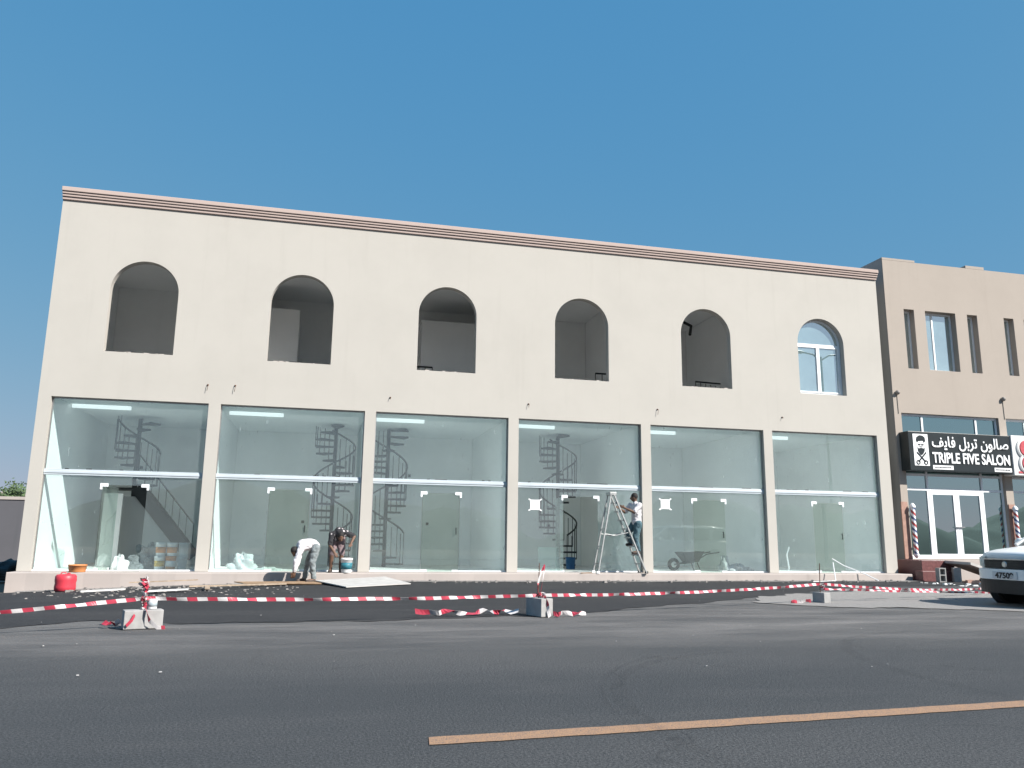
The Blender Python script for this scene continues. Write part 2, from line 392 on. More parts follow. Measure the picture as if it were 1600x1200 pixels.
def line_marking():
    a0, a1 = Vector((7.46, -16.78, 0)), Vector((7.44, -16.95, 0)); b0, b1 = Vector((11.77, -16.50, 0)), Vector((11.75, -16.67, 0))
    mb = MB(); n = 300; L = 5.5
    for i in range(n+1):
        t = L*i/n
        for k, (a, b) in enumerate(((a0, b0), (a1, b1))):
            p = a+(b-a)*t; p.z = gz(p.x, p.y)+.005; p.y += .003*math.sin(t*41+k)+.003*math.sin(t*97+2*k); mb.v.append(p)
    for i in range(n): mb.f.append([2*i, 2*i+1, 2*i+3, 2*i+2]); mb.m.append(0)
    tag(mb.build('road_marking', 'yellow_paint'), kind='structure')
line_marking()
def tyre_mark(pts, w):
    mb = MB(); n = len(pts)
    for i, p in enumerate(pts):
        p = Vector((*p, 0)); q = Vector((*pts[min(i+1, n-1)], 0)) - Vector((*pts[max(i-1, 0)], 0)); s = Vector((-q.y, q.x, 0)).normalized()*w/2
        for k in (-1, 1):
            z = p+s*k; z.z = gz(z.x, z.y)+.011; mb.v.append(z)
    for i in range(n-1): mb.f.append([2*i, 2*i+1, 2*i+3, 2*i+2]); mb.m.append(0)
    tag(mb.build('tyre_mark', 'tyre_streak'), kind='structure')
for r, cx, cyy, w in ((2.3, 11.1, -16.9, .11), (2.42, 11.1, -16.9, .05), (2.6, 14.3, -15.9, .12)):
    tyre_mark([(cx+r*math.cos(R(a)), cyy+r*math.sin(R(a))*1.3) for a in range(95, 215, 4)], w)

# ------------------------------------------------------------------ the new shop building
BAY, GW, ARW = 3.955, 3.66, .82
XR, ZT, ZTOP, WT = 24.12, 4.2, 9.64, .23
bld = thing('shop_building', 'new cream two storey building with six glazed shops and arched openings', 'building')
def gx(i): return .29+BAY*i
ACX = [gx(i)+1.87 for i in range(6)]
ZS, ZSP = 5.41, 7.03
def facade():
    mb = MB()
    def quad(x0, x1, z0, z1):
        for y in (0, WT): mb.add([(x0, y, z0), (x1, y, z0), (x1, y, z1), (x0, y, z1)], [(0, 1, 2, 3)])
    # pillars
    ed = [0]+[e for i in range(6) for e in (gx(i), gx(i)+GW)]+[XR]
    for k in range(0, len(ed), 2): quad(ed[k], ed[k+1], 0, ZT)
    quad(0, XR, ZT, ZS)
    ed = [0]+[e for c in ACX for e in (c-ARW, c+ARW)]+[XR]
    for k in range(0, len(ed), 2): quad(ed[k], ed[k+1], ZS, ZSP)
    for k in range(0, len(ed), 2): quad(ed[k], ed[k+1], ZSP, ZSP+ARW)
    quad(0, XR, ZSP+ARW, ZTOP-.02)
    N = 28
    for c in ACX:                                   # spandrels and arch soffit
        arc = [(c+ARW*math.cos(math.pi*k/N), ZSP+ARW*math.sin(math.pi*k/N)) for k in range(N+1)]
        for k in range(N):
            (xa, za), (xb, zb) = arc[k], arc[k+1]
            for y in (0, WT): mb.add([(xa, y, za), (xb, y, zb), (xb, y, ZSP+ARW), (xa, y, ZSP+ARW)], [(0, 1, 2, 3)])
            mb.add([(xa, 0, za), (xb, 0, zb), (xb, WT, zb), (xa, WT, za)], [(0, 1, 2, 3)])
        for x in (c-ARW, c+ARW): mb.add([(x, 0, ZS), (x, WT, ZS), (x, WT, ZSP), (x, 0, ZSP)], [(0, 1, 2, 3)])
        mb.add([(c-ARW, 0, ZS), (c+ARW, 0, ZS), (c+ARW, WT, ZS), (c-ARW, WT, ZS)], [(0, 1, 2, 3)])
    for i in range(6):
        x0, x1 = gx(i), gx(i)+GW
        for x in (x0, x1): mb.add([(x, 0, 0), (x, WT, 0), (x, WT, ZT), (x, 0, ZT)], [(0, 1, 2, 3)])
        mb.add([(x0, 0, ZT), (x1, 0, ZT), (x1, WT, ZT), (x0, WT, ZT)], [(0, 1, 2, 3)])
    for x in (0, XR): mb.add([(x, 0, 0), (x, WT, 0), (x, WT, ZTOP-.02), (x, 0, ZTOP-.02)], [(0, 1, 2, 3)])
    mb.add([(0, 0, ZTOP-.02), (XR, 0, ZTOP-.02), (XR, WT, ZTOP-.02), (0, WT, ZTOP-.02)], [(0, 1, 2, 3)])
    me = mb.mesh('wall', 'cream_plaster')
    bm = bmesh.new(); bm.from_mesh(me); bmesh.ops.remove_doubles(bm, verts=bm.verts, dist=.0008)
    bmesh.ops.recalc_face_normals(bm, faces=bm.faces); bm.to_mesh(me); bm.free()
    ob = bpy.data.objects.new('wall', me); COL.objects.link(ob); ob.parent = bld
facade()
BY = 6.0
for a, b in ((.002, .2), (XR-.2, XR-.002)):
    MB().box(a, b, WT+.002, BY-.002, -.5, ZTOP-.03).build('side_wall', 'cream_plaster', bld)
MB().box(0, XR, BY, BY+.2, -.5, ZTOP-.03).build('back_wall', 'cream_plaster', bld)
MB().box(.21, XR-.21, WT+.003, BY-.003, 8.95, 9.2).build('roof', 'grey_plaster', bld)
# cornice: projecting fascia over three receding mouldings
for z0, z1, pr in ((ZTOP-.115, ZTOP, .135), (ZTOP-.18, ZTOP-.117, .105), (ZTOP-.245, ZTOP-.182, .078), (ZTOP-.32, ZTOP-.247, .045)):
    MB().box(-.012 if pr < .12 else -.02, XR+pr*.25, -pr, WT+.03, z0, z1).build('cornice_band', 'cornice_paint', bld, bevel=.012)
# step / plinth along the shop fronts
mb = MB(); nst = 60
top = [(XR*i/nst, -.6-.012*math.sin(i*1.7), .0) for i in range(nst+1)]
for i in range(nst+1):
    x = XR*i/nst; y = -.6+.012*math.sin(i*1.9)+.008*math.sin(i*.7)
    mb.v += [Vector((x, WT-.04, -.003)), Vector((x, y+.015, -.003-.006*abs(math.sin(i*2.3)))), Vector((x, y, -.022)), Vector((x, y-.01, -.75))]
for i in range(nst):
    for k in range(3): mb.f.append([4*i+k, 4*i+k+1, 4*i+5+k, 4*i+4+k]); mb.m.append(0)
mb.add([(0, WT-.04, -.003), (0, -.6, -.003), (0, -.61, -.75), (0, WT-.04, -.75)], [(0, 1, 2, 3)])
mb.add([(XR, WT-.04, -.003), (XR, -.6, -.003), (XR, -.61, -.75), (XR, WT-.04, -.75)], [(0, 1, 2, 3)])
mb.build('front_step', 'step_concrete', bld)

# interior shell: floors, ceilings, partitions
for i in range(6):
    x0 = gx(i)-.09 if i else .205; x1 = gx(i)+GW+.09 if i < 5 else XR-.205
    MB().box(x0, x1, WT-.035, 5.79, -.12, -.006).build('shop_floor', 'floor_screed', bld)
    MB().box(x0, x1, WT+.004, 5.79, ZT+.05, ZT+.38).build('ceiling_slab', ['white_wall'], bld)
    MB().box(x0, x1, WT+.004, 5.79, ZT+.384, ZT+.41).build('upper_floor', 'floor_screed', bld)
    MB().box(x0, x1, 5.8, 5.97, -.1, ZT+.05).build('shop_back_wall', 'white_wall', bld)
    MB().box(x0, x1, 5.2, 5.37, ZT+.42, 8.94).build('upper_back_wall', 'grey_plaster', bld)
    MB().box(x0, x1, WT+.004, 5.19, 8.6, 8.94).build('upper_ceiling', 'grey_plaster', bld)
for i in range(7):
    xa, xb = (gx(i-1)+GW+.092, gx(i)-.092) if 0 < i < 6 else ((.203, .288) if i == 0 else (gx(5)+GW+.06, XR-.208))
    MB().box(xa, xb, WT+.005, 5.795, -.1, ZT+.049).build('partition_wall', 'white_wall', bld)
    MB().box(xa, xb, WT+.005, 5.195, ZT+.415, 8.59).build('upper_partition', 'grey_plaster', bld)
# upper-room details seen through the arches
MB().box(4.4, 5.95, 3.2, 5.19, ZT+.42, 7.75).build('bathroom_wall', 'grey_plaster', bld)
MB().box(9.75, 11.6, 3.3, 5.19, ZT+.42, 7.75).build('bathroom_wall', 'grey_plaster', bld)
for i in range(5):
    c = ACX[i]; mb = MB()
    mb.box(c-ARW+.004, c+ARW-.004, WT-.07, WT-.03, ZS+.002, ZS+.05)
    mb.build('sill_rail', 'metal_black', bld)
    mb = MB(); rr = random.Random(i)
    for k in range(5):
        x = c-.7+rr.random()*1.4; mb.box(x, x+.03+.1*rr.random(), .06, .1, ZS+.001, ZS+.012+.03*rr.random())
    tag(mb.build('mortar_crumbs', 'rubble_mat', bld), kind='stuff')
def upper_rail(x0, x1, y, z, nb, sl=0):
    mb = MB(); zz = ZT+.41
    mb.tube([(x0, y, z), (x1, y+sl, z+.18*sl)], .028)
    mb.tube([(x0, y, z-.3), (x1, y+sl, z-.3)], .014)
    for k in range(nb):
        t = k/(nb-1); mb.tube([(x0+(x1-x0)*t, y+sl*t, zz), (x0+(x1-x0)*t, y+sl*t, z)], .014)
    mb.build('stair_rail', 'metal_black', bld)
upper_rail(8.45, 10.0, 2.4, 6.02, 8); upper_rail(15.0, 16.1, 1.6, 5.98, 6); upper_rail(18.55, 19.75, 1.9, 5.98, 6, .6)
MB().tube([(17.6, 1.7, 6.85), (17.95, 2.2, 7.25)], .05).build('pipe_stub', 'metal_black', bld)
MB().tube([(18.75, 2.6, 7.75), (19.05, 3.1, 8.2), (18.85, 3.25, 8.36)], .05).build('pipe_stub', 'metal_black', bld)
for i in range(5):
    MB().lathe((ACX[i]+.2, 2.2, 8.57), [(0, 0), (.055, 0), (.055, .03)], 10).build('ceiling_box', 'metal_black', bld)

# arched window with white frame (the one finished opening)
def arched_window():
    c = ACX[5]; y0, y1 = WT-.03, WT+.03
    w = MB(); rO, rI, N = ARW-.003, ARW-.065, 24
    def ring(ro, ri, cx_, zsp, zb):
        o = [(cx_+ro, zb)]+[(cx_+ro*math.cos(math.pi*k/N), zsp+ro*math.sin(math.pi*k/N)) for k in range(N+1)]+[(cx_-ro, zb)]
        i_ = [(cx_+ri, zb)]+[(cx_+ri*math.cos(math.pi*k/N), zsp+ri*math.sin(math.pi*k/N)) for k in range(N+1)]+[(cx_-ri, zb)]
        for k in range(len(o)-1):
            q = [o[k], o[k+1], i_[k+1], i_[k]]
            w.prism(q, y0, y1)
    ring(rO, rI, c, ZSP, ZS+.003)
    w.box(c-rI, c+rI, y0, y1, ZS+.003, ZS+.07); w.box(c-rI, c+rI, y0-.006, y1, ZSP-.042, ZSP+.03)
    win = w.build('window', 'aluminium_white', bld)
    for sx in (-1, 1):
        xa, xb = (c-rI+.01, c-.01) if sx < 0 else (c+.01, c+rI-.01)
        f = MB(); zb, zt = ZS+.075, ZSP-.045
        f.box(xa, xa+.045, y0-.02, y1-.02, zb, zt).box(xb-.045, xb, y0-.02, y1-.02, zb, zt).box(xa+.045, xb-.045, y0-.02, y1-.02, zb, zb+.045).box(xa+.045, xb-.045, y0-.02, y1-.02, zt-.045, zt)
        f.build('casement', 'aluminium_white', win)
        MB().box(xa+.04, xb-.04, WT-.01, WT, zb+.04, zt-.04).build('pane', 'sky_window_glass', win)
    p = [(c+rI*math.cos(math.pi*k/N), ZSP+.04+(rI-.04)*math.sin(math.pi*k/N)) for k in range(N+1)]
    MB().prism(p, WT-.01, WT).build('pane', 'sky_window_glass', win)
arched_window()

# shop fronts
DX0, DX1, DZ = 1.34, 2.36, 2.06
GY = .15
for i in range(6):
    x0, x1 = gx(i)+.004, gx(i)+GW-.004; d0, d1 = gx(i)+DX0, gx(i)+DX1
    rr = random.Random(i+50)
    MB().box(x0, x1, GY-.045, GY+.055, 2.285, 2.43).box(x0, x1, GY-.06, GY-.045, 2.33, 2.385).build('transom', 'white_film', bld, bevel=.006)
    MB().box(x0, x1, GY-.006, GY+.006, 2.43, ZT-.002).build('upper_pane', 'shop_glass', bld)
    MB().box(x0, d0-.006, GY-.006, GY+.006, .035, 2.285).build('lower_pane', 'shop_glass', bld)
    MB().box(d1+.006, x1, GY-.006, GY+.006, .035, 2.285).build('lower_pane', 'shop_glass', bld)
    MB().box(d0-.003, d1+.003, GY-.006, GY+.006, DZ+.01, 2.285).build('over_door_pane', 'shop_glass', bld)
    for a, b in ((x0, d0-.003), (d1+.003, x1)): MB().box(a, b, GY-.02, GY+.02, .0, .035).build('bottom_channel', 'aluminium_white', bld)
    for a, b, c, d in ((x0, x1, ZT-.028, ZT-.001), (x0, x0+.022, .036, ZT-.03), (x1-.022, x1, .036, ZT-.03)):
        MB().box(a, b, GY-.018, GY+.018, c, d).build('edge_channel', 'steel', bld)
    # door leaf hung on corner patch fittings
    ang = {0: -82, 3: -86}.get(i, [0, 1.2, -1.0, 0, .8, -.6][i])
    piv = Vector((d0+.01, GY, 0)); rot = Matrix.Rotation(R(-ang), 3, 'Z')
    def rb(mb, a, b, c, d, e, f):
        o = len(mb.v); mb.box(a, b, c, d, e, f)
        for q in range(o, len(mb.v)): mb.v[q] = piv+rot @ (mb.v[q]-piv)
        return mb
    dr = rb(MB(), d0+.01, d1-.01, GY-.006, GY+.006, .012, DZ).build('glass_door', 'door_glass', bld)
    pf = rb(MB(), d0+.008, d0+.17, GY-.02, GY+.02, .0, .06); pf.build('patch_fitting', 'aluminium_white', dr)
    pf = rb(MB(), d1-.17, d1-.008, GY-.02, GY+.02, .006, .05); pf.build('patch_fitting', 'aluminium_white', dr)
    MB().box(d0-.05, d0+.13, GY-.022, GY+.022, DZ-.03, DZ+.05).box(d0-.05, d0-.0, GY-.022, GY+.022, DZ-.1, DZ-.03).build('patch_fitting', 'aluminium_white', dr)
    MB().box(d1-.13, d1+.05, GY-.022, GY+.022, DZ-.03, DZ+.05).box(d1, d1+.05, GY-.022, GY+.022, DZ-.1, DZ-.03).build('patch_fitting', 'aluminium_white', dr)
    if i in (1, 2, 4, 5):
        h = MB(); h.tube([(d1-.09, GY-.05, .98), (d1-.09, GY-.05, 1.16)], .013); h.bar((d1-.09, GY-.05, 1.0), (d1-.09, GY, 1.0), .014); h.bar((d1-.09, GY-.05, 1.14), (d1-.09, GY, 1.14), .014)
        h.build('handle', 'metal_black', dr)
    # added glowing strip imitating sun bounced off the transom onto the ceiling, sockets on the walls
    MB().box(gx(i)+.06, gx(i)+1.5, 1.5, 1.6, ZT-.045, ZT+.048).build('sun_bounce_strip', 'sun_bounce_glow', bld, bevel=.01)
    for k in range(4):
        xx = x0+.2+rr.random()*3.0; MB().box(xx, xx+.06+.3*rr.random()**2, GY-.04, GY-.01, 2.4305, 2.442+.012*rr.random()).build('sealant_scrap', 'metal_black', bld)
    for k in range(3):
        xx = gx(i)+.5+rr.random()*2.7; zz = (1.3, .45, 2.9)[k]
        MB().box(xx, xx+.09, 5.78, 5.799, zz, zz+.09).build('socket', 'metal_black' if k != 1 else 'letter_white', bld)
# cable stubs for shop signs above each shop
for x, z, L in ((3.89, 4.68, .16), (4.56, 4.70, .17), (8.56, 4.60, .06), (12.43, 4.62, .10), (16.34, 4.66, .16), (20.43, 4.62, .05)):
    mb = MB(); mb.lathe((x, -.004, z), [(0, 0), (.024, 0), (.02, -.015), (0, -.02)], 10, 'y')
    mb.tube([(x, .0, z), (x-.005, -.03, z+.01), (x+.01, -.055, z-.01), (x-.01, -.05, z-L)], .006, 6)
    mb.build('cable_stub', 'rust_rod', bld, True)

# ------------------------------------------------------------------ spiral staircases
def spiral(name, label, loc, rot, mirror=1, z0=0, z1=4.22, extra=None):
    root = thing(name, label, 'staircase', loc, 'steel spiral staircases inside the shops')
    RO, rise = .62, .195; n = int(round((z1-z0)/rise)); st = R(33)*mirror
    def P(r, a, z): return Vector((loc[0]+r*math.cos(a), loc[1]+r*math.sin(a), loc[2]+z))
    MB().tube([P(0, 0, z0 if z0 == 0 else 0), P(0, 0, z1)], .06, 10).build('centre_pole', 'metal_black', root, True)
    rail = []
    for k in range(n):
        a = rot+st*k; z = z0+rise*(k+.6); hw = abs(st)*.55
        mb = MB(); a0, a1 = a-hw*mirror, a+hw*mirror
        vs = [P(.05, a0, z), P(RO, a0, z), P(RO, a1, z), P(.05, a1, z)]
        vs += [v-Vector((0, 0, .055)) for v in vs]
        mb.add(vs, [(0, 1, 2, 3), (7, 6, 5, 4), (0, 4, 5, 1), (1, 5, 6, 2), (2, 6, 7, 3), (3, 7, 4, 0)])
        mb.build('tread', 'metal_black', root)
        if z+.9 < z1+.35:
            b = MB()
            for q in (a0, (a0+a1)/2): b.tube([P(RO-.01, q, z-.02), P(RO-.01, q, min(z+.88, z1+.02))], .0125, 5)
            b.build('baluster', 'metal_black', root)
        for q in (0, .33, .66):
            zz = z+.9+rise*q
            if zz < z1: rail.append(P(RO-.01, a0+(a1-a0)*.9*q, zz))
    if len(rail) > 2: MB().tube(rail, .026, 6).build('handrail', 'metal_black', root, True)
    return root
spiral('spiral_staircase', 'black steel spiral staircase at the right of the second shop from left, behind the workers', (7.25, 3.7, 0), R(-60), 1)
spiral('spiral_staircase', 'black steel spiral staircase against the left wall of the third shop from left', (8.87, 3.7, 0), R(-43), -1)
spiral('spiral_staircase', 'black steel spiral staircase behind the open door of the shop with the ladder', (14.42, 3.7, 0), R(-60), 1)
def straight_stair():
    root = spiral('spiral_staircase', 'black staircase in the leftmost shop, straight flight below and spiral turn above', (1.62, 3.7, 0), R(28), 1, 2.2, 4.22)
    a, b = Vector((1.72, 3.55, 2.2)), Vector((3.35, 3.55, .25))
    for dy in (0, .62):
        MB().bar(a+Vector((0, dy, 0)), b+Vector((0, dy, 0)), .05, .34).build('stringer', 'metal_black', root)
    n = 10
    for k in range(n):
        p = a+(b-a)*((k+.5)/n); MB().box(p.x-.12, p.x+.12, p.y+.03, p.y+.59, p.z+.02, p.z+.06).build('tread', 'metal_black', root)
    MB().tube([a+Vector((0, 0, .95)), b+Vector((0, 0, .95))], .022, 6).build('handrail', 'metal_black', root, True)
    for k in range(9):
        p = a+(b-a)*(k/8); MB().tube([p, p+Vector((0, 0, .95))], .011, 5).build('baluster', 'metal_black', root)
    MB().box(.95, 1.75, 3.55, 4.3, 2.14, 2.2).build('landing', 'metal_black', root)
straight_stair()
MB().prism([(.95, 0), (3.2, 0), (3.2, .2), (1.75, 1.95), (.95, 1.95)], 3.6, 3.7).build('under_stair_wall', 'stair_grey', bld)
MB().box(1.02, 1.5, 3.0, 3.08, 0, 2.0).build('leaning_panel', 'white_wall', bld)

# ------------------------------------------------------------------ salon building on the right
sal = thing('salon_building', 'tan neighbouring building with slot windows above a barber salon', 'building', (24.68, .3, 0))
SX0, SX1, SY = 24.68, 36.0, .3
def rect_wall(name, mat, x0, x1, z0, z1, y0, y1, holes, parent):
    xs = sorted({x0, x1, *[h[0] for h in holes], *[h[1] for h in holes]}); zs = sorted({z0, z1, *[h[2] for h in holes], *[h[3] for h in holes]})
    mb = MB()
    inside = lambda x, z: any(h[0] < x < h[1] and h[2] < z < h[3] for h in holes)
    for xa, xb in zip(xs, xs[1:]):
        for za, zb in zip(zs, zs[1:]):
            if inside((xa+xb)/2, (za+zb)/2): continue
            for y in (y0, y1): mb.add([(xa, y, za), (xb, y, za), (xb, y, zb), (xa, y, zb)], [(0, 1, 2, 3)])
    for a, b, c, d in list(holes)+[(x0, x1, z0, z1)]:
        mb.add([(a, y0, c), (b, y0, c), (b, y1, c), (a, y1, c)], [(0, 1, 2, 3)]); mb.add([(a, y0, d), (b, y0, d), (b, y1, d), (a, y1, d)], [(0, 1, 2, 3)])
        mb.add([(a, y0, c), (a, y1, c), (a, y1, d), (a, y0, d)], [(0, 1, 2, 3)]); mb.add([(b, y0, c), (b, y1, c), (b, y1, d), (b, y0, d)], [(0, 1, 2, 3)])
    me = mb.mesh(name, mat, ORG[parent.name]); bm = bmesh.new(); bm.from_mesh(me); bmesh.ops.remove_doubles(bm, verts=bm.verts, dist=.0005)
    bmesh.ops.recalc_face_normals(bm, faces=bm.faces); bm.to_mesh(me); bm.free()
    ob = bpy.data.objects.new(name, me); COL.objects.link(ob); ob.parent = parent
    return ob
slots = [(25.36, 25.76), (27.86, 28.27), (29.36, 29.77), (31.9, 32.3)]; wide = [(26.19, 27.39), (30.2, 31.4)]
holes = [(a, b, 6.52, 8.54) for a, b in slots+wide]+[(24.94, 28.71, .42, 5.03), (29.0, 32.8, .42, 5.03)]
rect_wall('wall', 'tan_plaster', SX0, SX1, -.5, 10.2, SY, SY+.32, holes, sal)
MB().box(SX0-.012, SX0+.25, SY+.012, 9, -.5, 10.27).build('side_wall', 'raw_concrete', sal)
MB().box(SX0-.004, 25.95, SY-.004, SY+.35, 10.202, 10.275).build('parapet_cap', 'tan_plaster', sal)
MB().box(28.0, 28.75, SY-.004, SY+.35, 10.202, 10.30).build('parapet_cap', 'tan_plaster', sal)
MB().box(SX0+.26, SX1, SY+.33, 9, 9.6, 9.8).build('roof', 'raw_concrete', sal)
MB().box(SX0+.26, SX1, 6.0, 6.2, -.4, 9.59).build('back_wall', 'raw_concrete', sal)
MB().box(SX0+.26, SX1, SY+.33, 5.99, 5.15, 5.4).build('floor_slab', 'raw_concrete', sal)
MB().box(SX0+.26, SX1, SY+.33, 5.99, .2, .41).build('ground_floor', 'floor_screed', sal)
for a, b in slots+wide:
    y = SY+.22; f = MB(); w = .05; a += .004; b -= .004
    f.box(a, a+w, y, y+.06, 6.524, 8.536).box(b-w, b, y, y+.06, 6.524, 8.536).box(a+w, b-w, y, y+.06, 6.524, 6.58).box(a+w, b-w, y, y+.06, 8.48, 8.536)
    if b-a > 1: f.box((a+b)/2-.2, (a+b)/2-.14, y-.004, y+.06, 6.58, 8.48)
    win = f.build('window', 'aluminium_white', sal)
    MB().box(a+w-.005, b-w+.005, y+.02, y+.03, 6.575, 8.485).build('pane', 'sky_window_glass', win)
def salon_front(x0, x1, first):
    y = SY+.1; w = .07
    cols = [x0+.004, x0+.81, x1-.87, x1-.074]
    for c in cols: MB().box(c, c+w, y, y+.09, .424, 5.026).build('mullion', 'aluminium_white', sal)
    for z in (2.56, 3.02, 4.95):
        for a, b in zip(cols, cols[1:]): MB().box(a+w, b, y+.003, y+.087, z, z+.075).build('rail', 'aluminium_white', sal)
    for k, (a, b) in enumerate(zip(cols, cols[1:])):
        for za, zb in ((2.635, 3.02), (3.095, 4.95)):
            MB().box(a+w-.004, b+.004, y+.03, y+.04, za-.003, zb+.003).build('pane', 'mirror_glass', sal)
        if k != 1:
            MB().box(a+w, b, y+.003, y+.087, .424, .54).build('rail', 'aluminium_white', sal)
            MB().box(a+w-.004, b+.004, y+.03, y+.04, .537, 2.563).build('pane', 'mirror_glass', sal)
        else:
            m = (a+w+b)/2
            for p, q, hx in ((a+w+.006, m-.004, m-.08), (m+.004, b-.006, m+.09)):
                fr = MB(); t = .11
                fr.box(p, p+t, y-.01, y+.07, .43, 2.55).box(q-t, q, y-.01, y+.07, .43, 2.55).box(p+t, q-t, y-.01, y+.07, .43, .58).box(p+t, q-t, y-.01, y+.07, 2.44, 2.55)
                d = fr.build('door', 'aluminium_white', sal)
                MB().box(p+t-.004, q-t+.004, y+.02, y+.03, .577, 2.443).build('pane', 'mirror_glass', d)
                MB().bar((hx-.05, y-.05, 1.42), (hx+.1, y-.05, 1.42), .03).build('handle', 'steel', d)
salon_front(24.94, 28.71, True); salon_front(29.0, 32.8, False)
MB().box(24.64, 24.87, SY-.035, SY-.003, .42, 2.18).build('pillar_cladding', 'tile_pink', sal)
MB().box(28.73, 28.98, SY-.035, SY-.003, .42, 2.18).build('pillar_cladding', 'tile_pink', sal)
# granite entrance steps and the concrete ramp beside them
mb = MB(); mb.box(24.35, 25.5, -.75, SY-.003, -.4, .40); mb.build('entrance_step', 'red_granite', sal, bevel=.01)
MB().box(24.1, 25.3, -1.05, -.753, -.4, .10).build('entrance_step', 'red_granite', sal, bevel=.01)
MB().prism([(25.51, .40), (33, .40), (33, -.4), (25.51, -.4)], -.2, SY-.003).build('plinth', 'step_concrete', sal)
MB().add([(25.15, -.76, .40), (25.15, -1.75, .38), (27.3, -1.75, -.20), (27.3, -.76, -.20), (25.15, -.76, .33), (25.15, -1.75, .31), (27.1, -1.75, -.25), (27.1, -.76, -.25)],
         [(0, 1, 2, 3), (7, 6, 5, 4), (0, 4, 5, 1), (1, 5, 6, 2), (2, 6, 7, 3), (3, 7, 4, 0)]).build('ramp_slab', 'gypsum', sal)

# sign boards
sg = thing('shop_sign', 'black salon sign box with white Arabic and English letters and a bearded-man logo', 'sign', (24.79, -.1, 3.15))
MB().box(24.79, 28.66, -.1, .30, 3.15, 4.38).build('box', 'sign_black', sg, bevel=.01)
MB().box(24.95, 25.50, -.112, -.101, 3.30, 4.30).build('logo_panel', 'letter_white', sg)
def text_mesh(body, name, mat, parent, x0, x1, zbase, height, y, bold=0.0, ext=.02):
    cu = bpy.data.curves.new('txt', 'FONT'); cu.body = body; cu.extrude = ext/2; cu.offset = bold; cu.size = 1; cu.resolution_u = 4
    ob = bpy.data.objects.new('txt', cu); COL.objects.link(ob)
    dg = bpy.context.evaluated_depsgraph_get(); me = bpy.data.meshes.new_from_object(ob.evaluated_get(dg))
    COL.objects.unlink(ob); bpy.data.objects.remove(ob)
    if not me.vertices: return None
    xs = [v.co.x for v in me.vertices]; ys = [v.co.y for v in me.vertices]
    sx = (x1-x0)/(max(xs)-min(xs)); sz = height/(max(ys)-min(ys)); mx, my = min(xs), min(ys); o = ORG[parent.name]
    for v in me.vertices:
        c = v.co.copy(); v.co = Vector((x0+(c.x-mx)*sx, y-c.z, zbase+(c.y-my)*sz))-o
    me.materials.clear(); me.materials.append(MATS[mat])
    t = bpy.data.objects.new(name, me); COL.objects.link(t); t.parent = parent; return t
text_mesh('TRIPLE FIVE SALON', 'lettering', 'letter_white', sg, 25.62, 28.57, 3.40, .345, -.112, .022)
ar = '\uFED2\uFEF3\uFE8E\uFED3 \uFEDE\uFE91\uFEAE\uFE97 \uFEE5\uFEEE\uFEDF\uFE8E\uFEBB'
text_mesh(ar, 'arabic_lettering', 'letter_white', sg, 25.64, 28.56, 3.80, .46, -.112, .014)
def logo():
    mb = MB(); y0, y1 = -.122, -.113; cx, k = 25.225, 1
    def poly(p): mb.prism(p, y0, y1)
    poly([(cx-.13, 4.02), (cx-.17, 4.1), (cx-.14, 4.2), (cx-.04, 4.26), (cx+.08, 4.25), (cx+.16, 4.19), (cx+.17, 4.08), (cx+.12, 4.02), (cx+.09, 4.09), (cx-.09, 4.07)])
    poly([(cx-.13, 3.88), (cx-.1, 3.84), (cx, 3.86), (cx+.1, 3.84), (cx+.13, 3.88), (cx+.12, 3.76), (cx+.05, 3.66), (cx, 3.63), (cx-.05, 3.66), (cx-.12, 3.76)])
    mb.box(cx-.10, cx-.015, y0, y1, 3.94, 3.98); mb.box(cx+.015, cx+.10, y0, y1, 3.94, 3.98); mb.box(cx-.06, cx+.06, y0, y1, 3.885, 3.905)
    ym = (y0+y1)/2
    mb.bar((cx-.17, ym, 3.72), (cx+.13, ym, 3.42), .009, .045, (0, 0, 1)); mb.bar((cx+.17, ym+.001, 3.72), (cx-.13, ym+.001, 3.42), .009, .045, (0, 0, 1))
    for s in (-1, 1):
        c = (cx+s*.14, 3.40); N = 16
        for q in range(N):
            a, b = 2*math.pi*q/N, 2*math.pi*(q+1)/N
            poly([(c[0]+r*math.cos(t)*1.0, c[1]+r*math.sin(t)) for r, t in ((.075, a), (.075, b), (.042, b), (.042, a))])
    mb.build('logo', 'sign_black', sg)
logo()
for x0, x1, z in ((25.62, 26.38, 3.20), (27.95, 28.62, 3.19)):
    MB().box(x0, x1, -.108, -.101, z, z+.13).build('phone_strip', 'letter_white', sg)
    mb = MB(); rr = random.Random(int(x0*10)); x = x0+.05
    while x < x1-.08:
        w = .02+.03*rr.random(); mb.box(x, x+w, -.112, -.1085, z+.045, z+.085); x += w+.018
    mb.build('phone_print', 'sign_black', sg)
s2 = thing('shop_sign', 'white sign with red round emblems cut by the right picture edge', 'sign', (28.68, -.1, 3.1))
MB().box(28.68, 32.6, -.14, .28, 3.1, 4.4).build('box', 'sign_white', s2, bevel=.01)
for z, x in ((3.98, 29.18), (3.48, 29.22)):
    d = MB().lathe((x, -.142, z), [(0, -.05), (.30, -.05), (.34, -.03), (.34, 0)], 28, 'y').build('roundel', 'sign_white', s2)
    MB().lathe((x, -.192, z), [(0, -.02), (.24, -.02), (.26, 0)], 28, 'y').build('roundel_face', 'sign_red', d)
MB().box(28.85, 29.6, -.155, -.141, 3.17, 3.23).build('red_band', 'sign_red', s2)

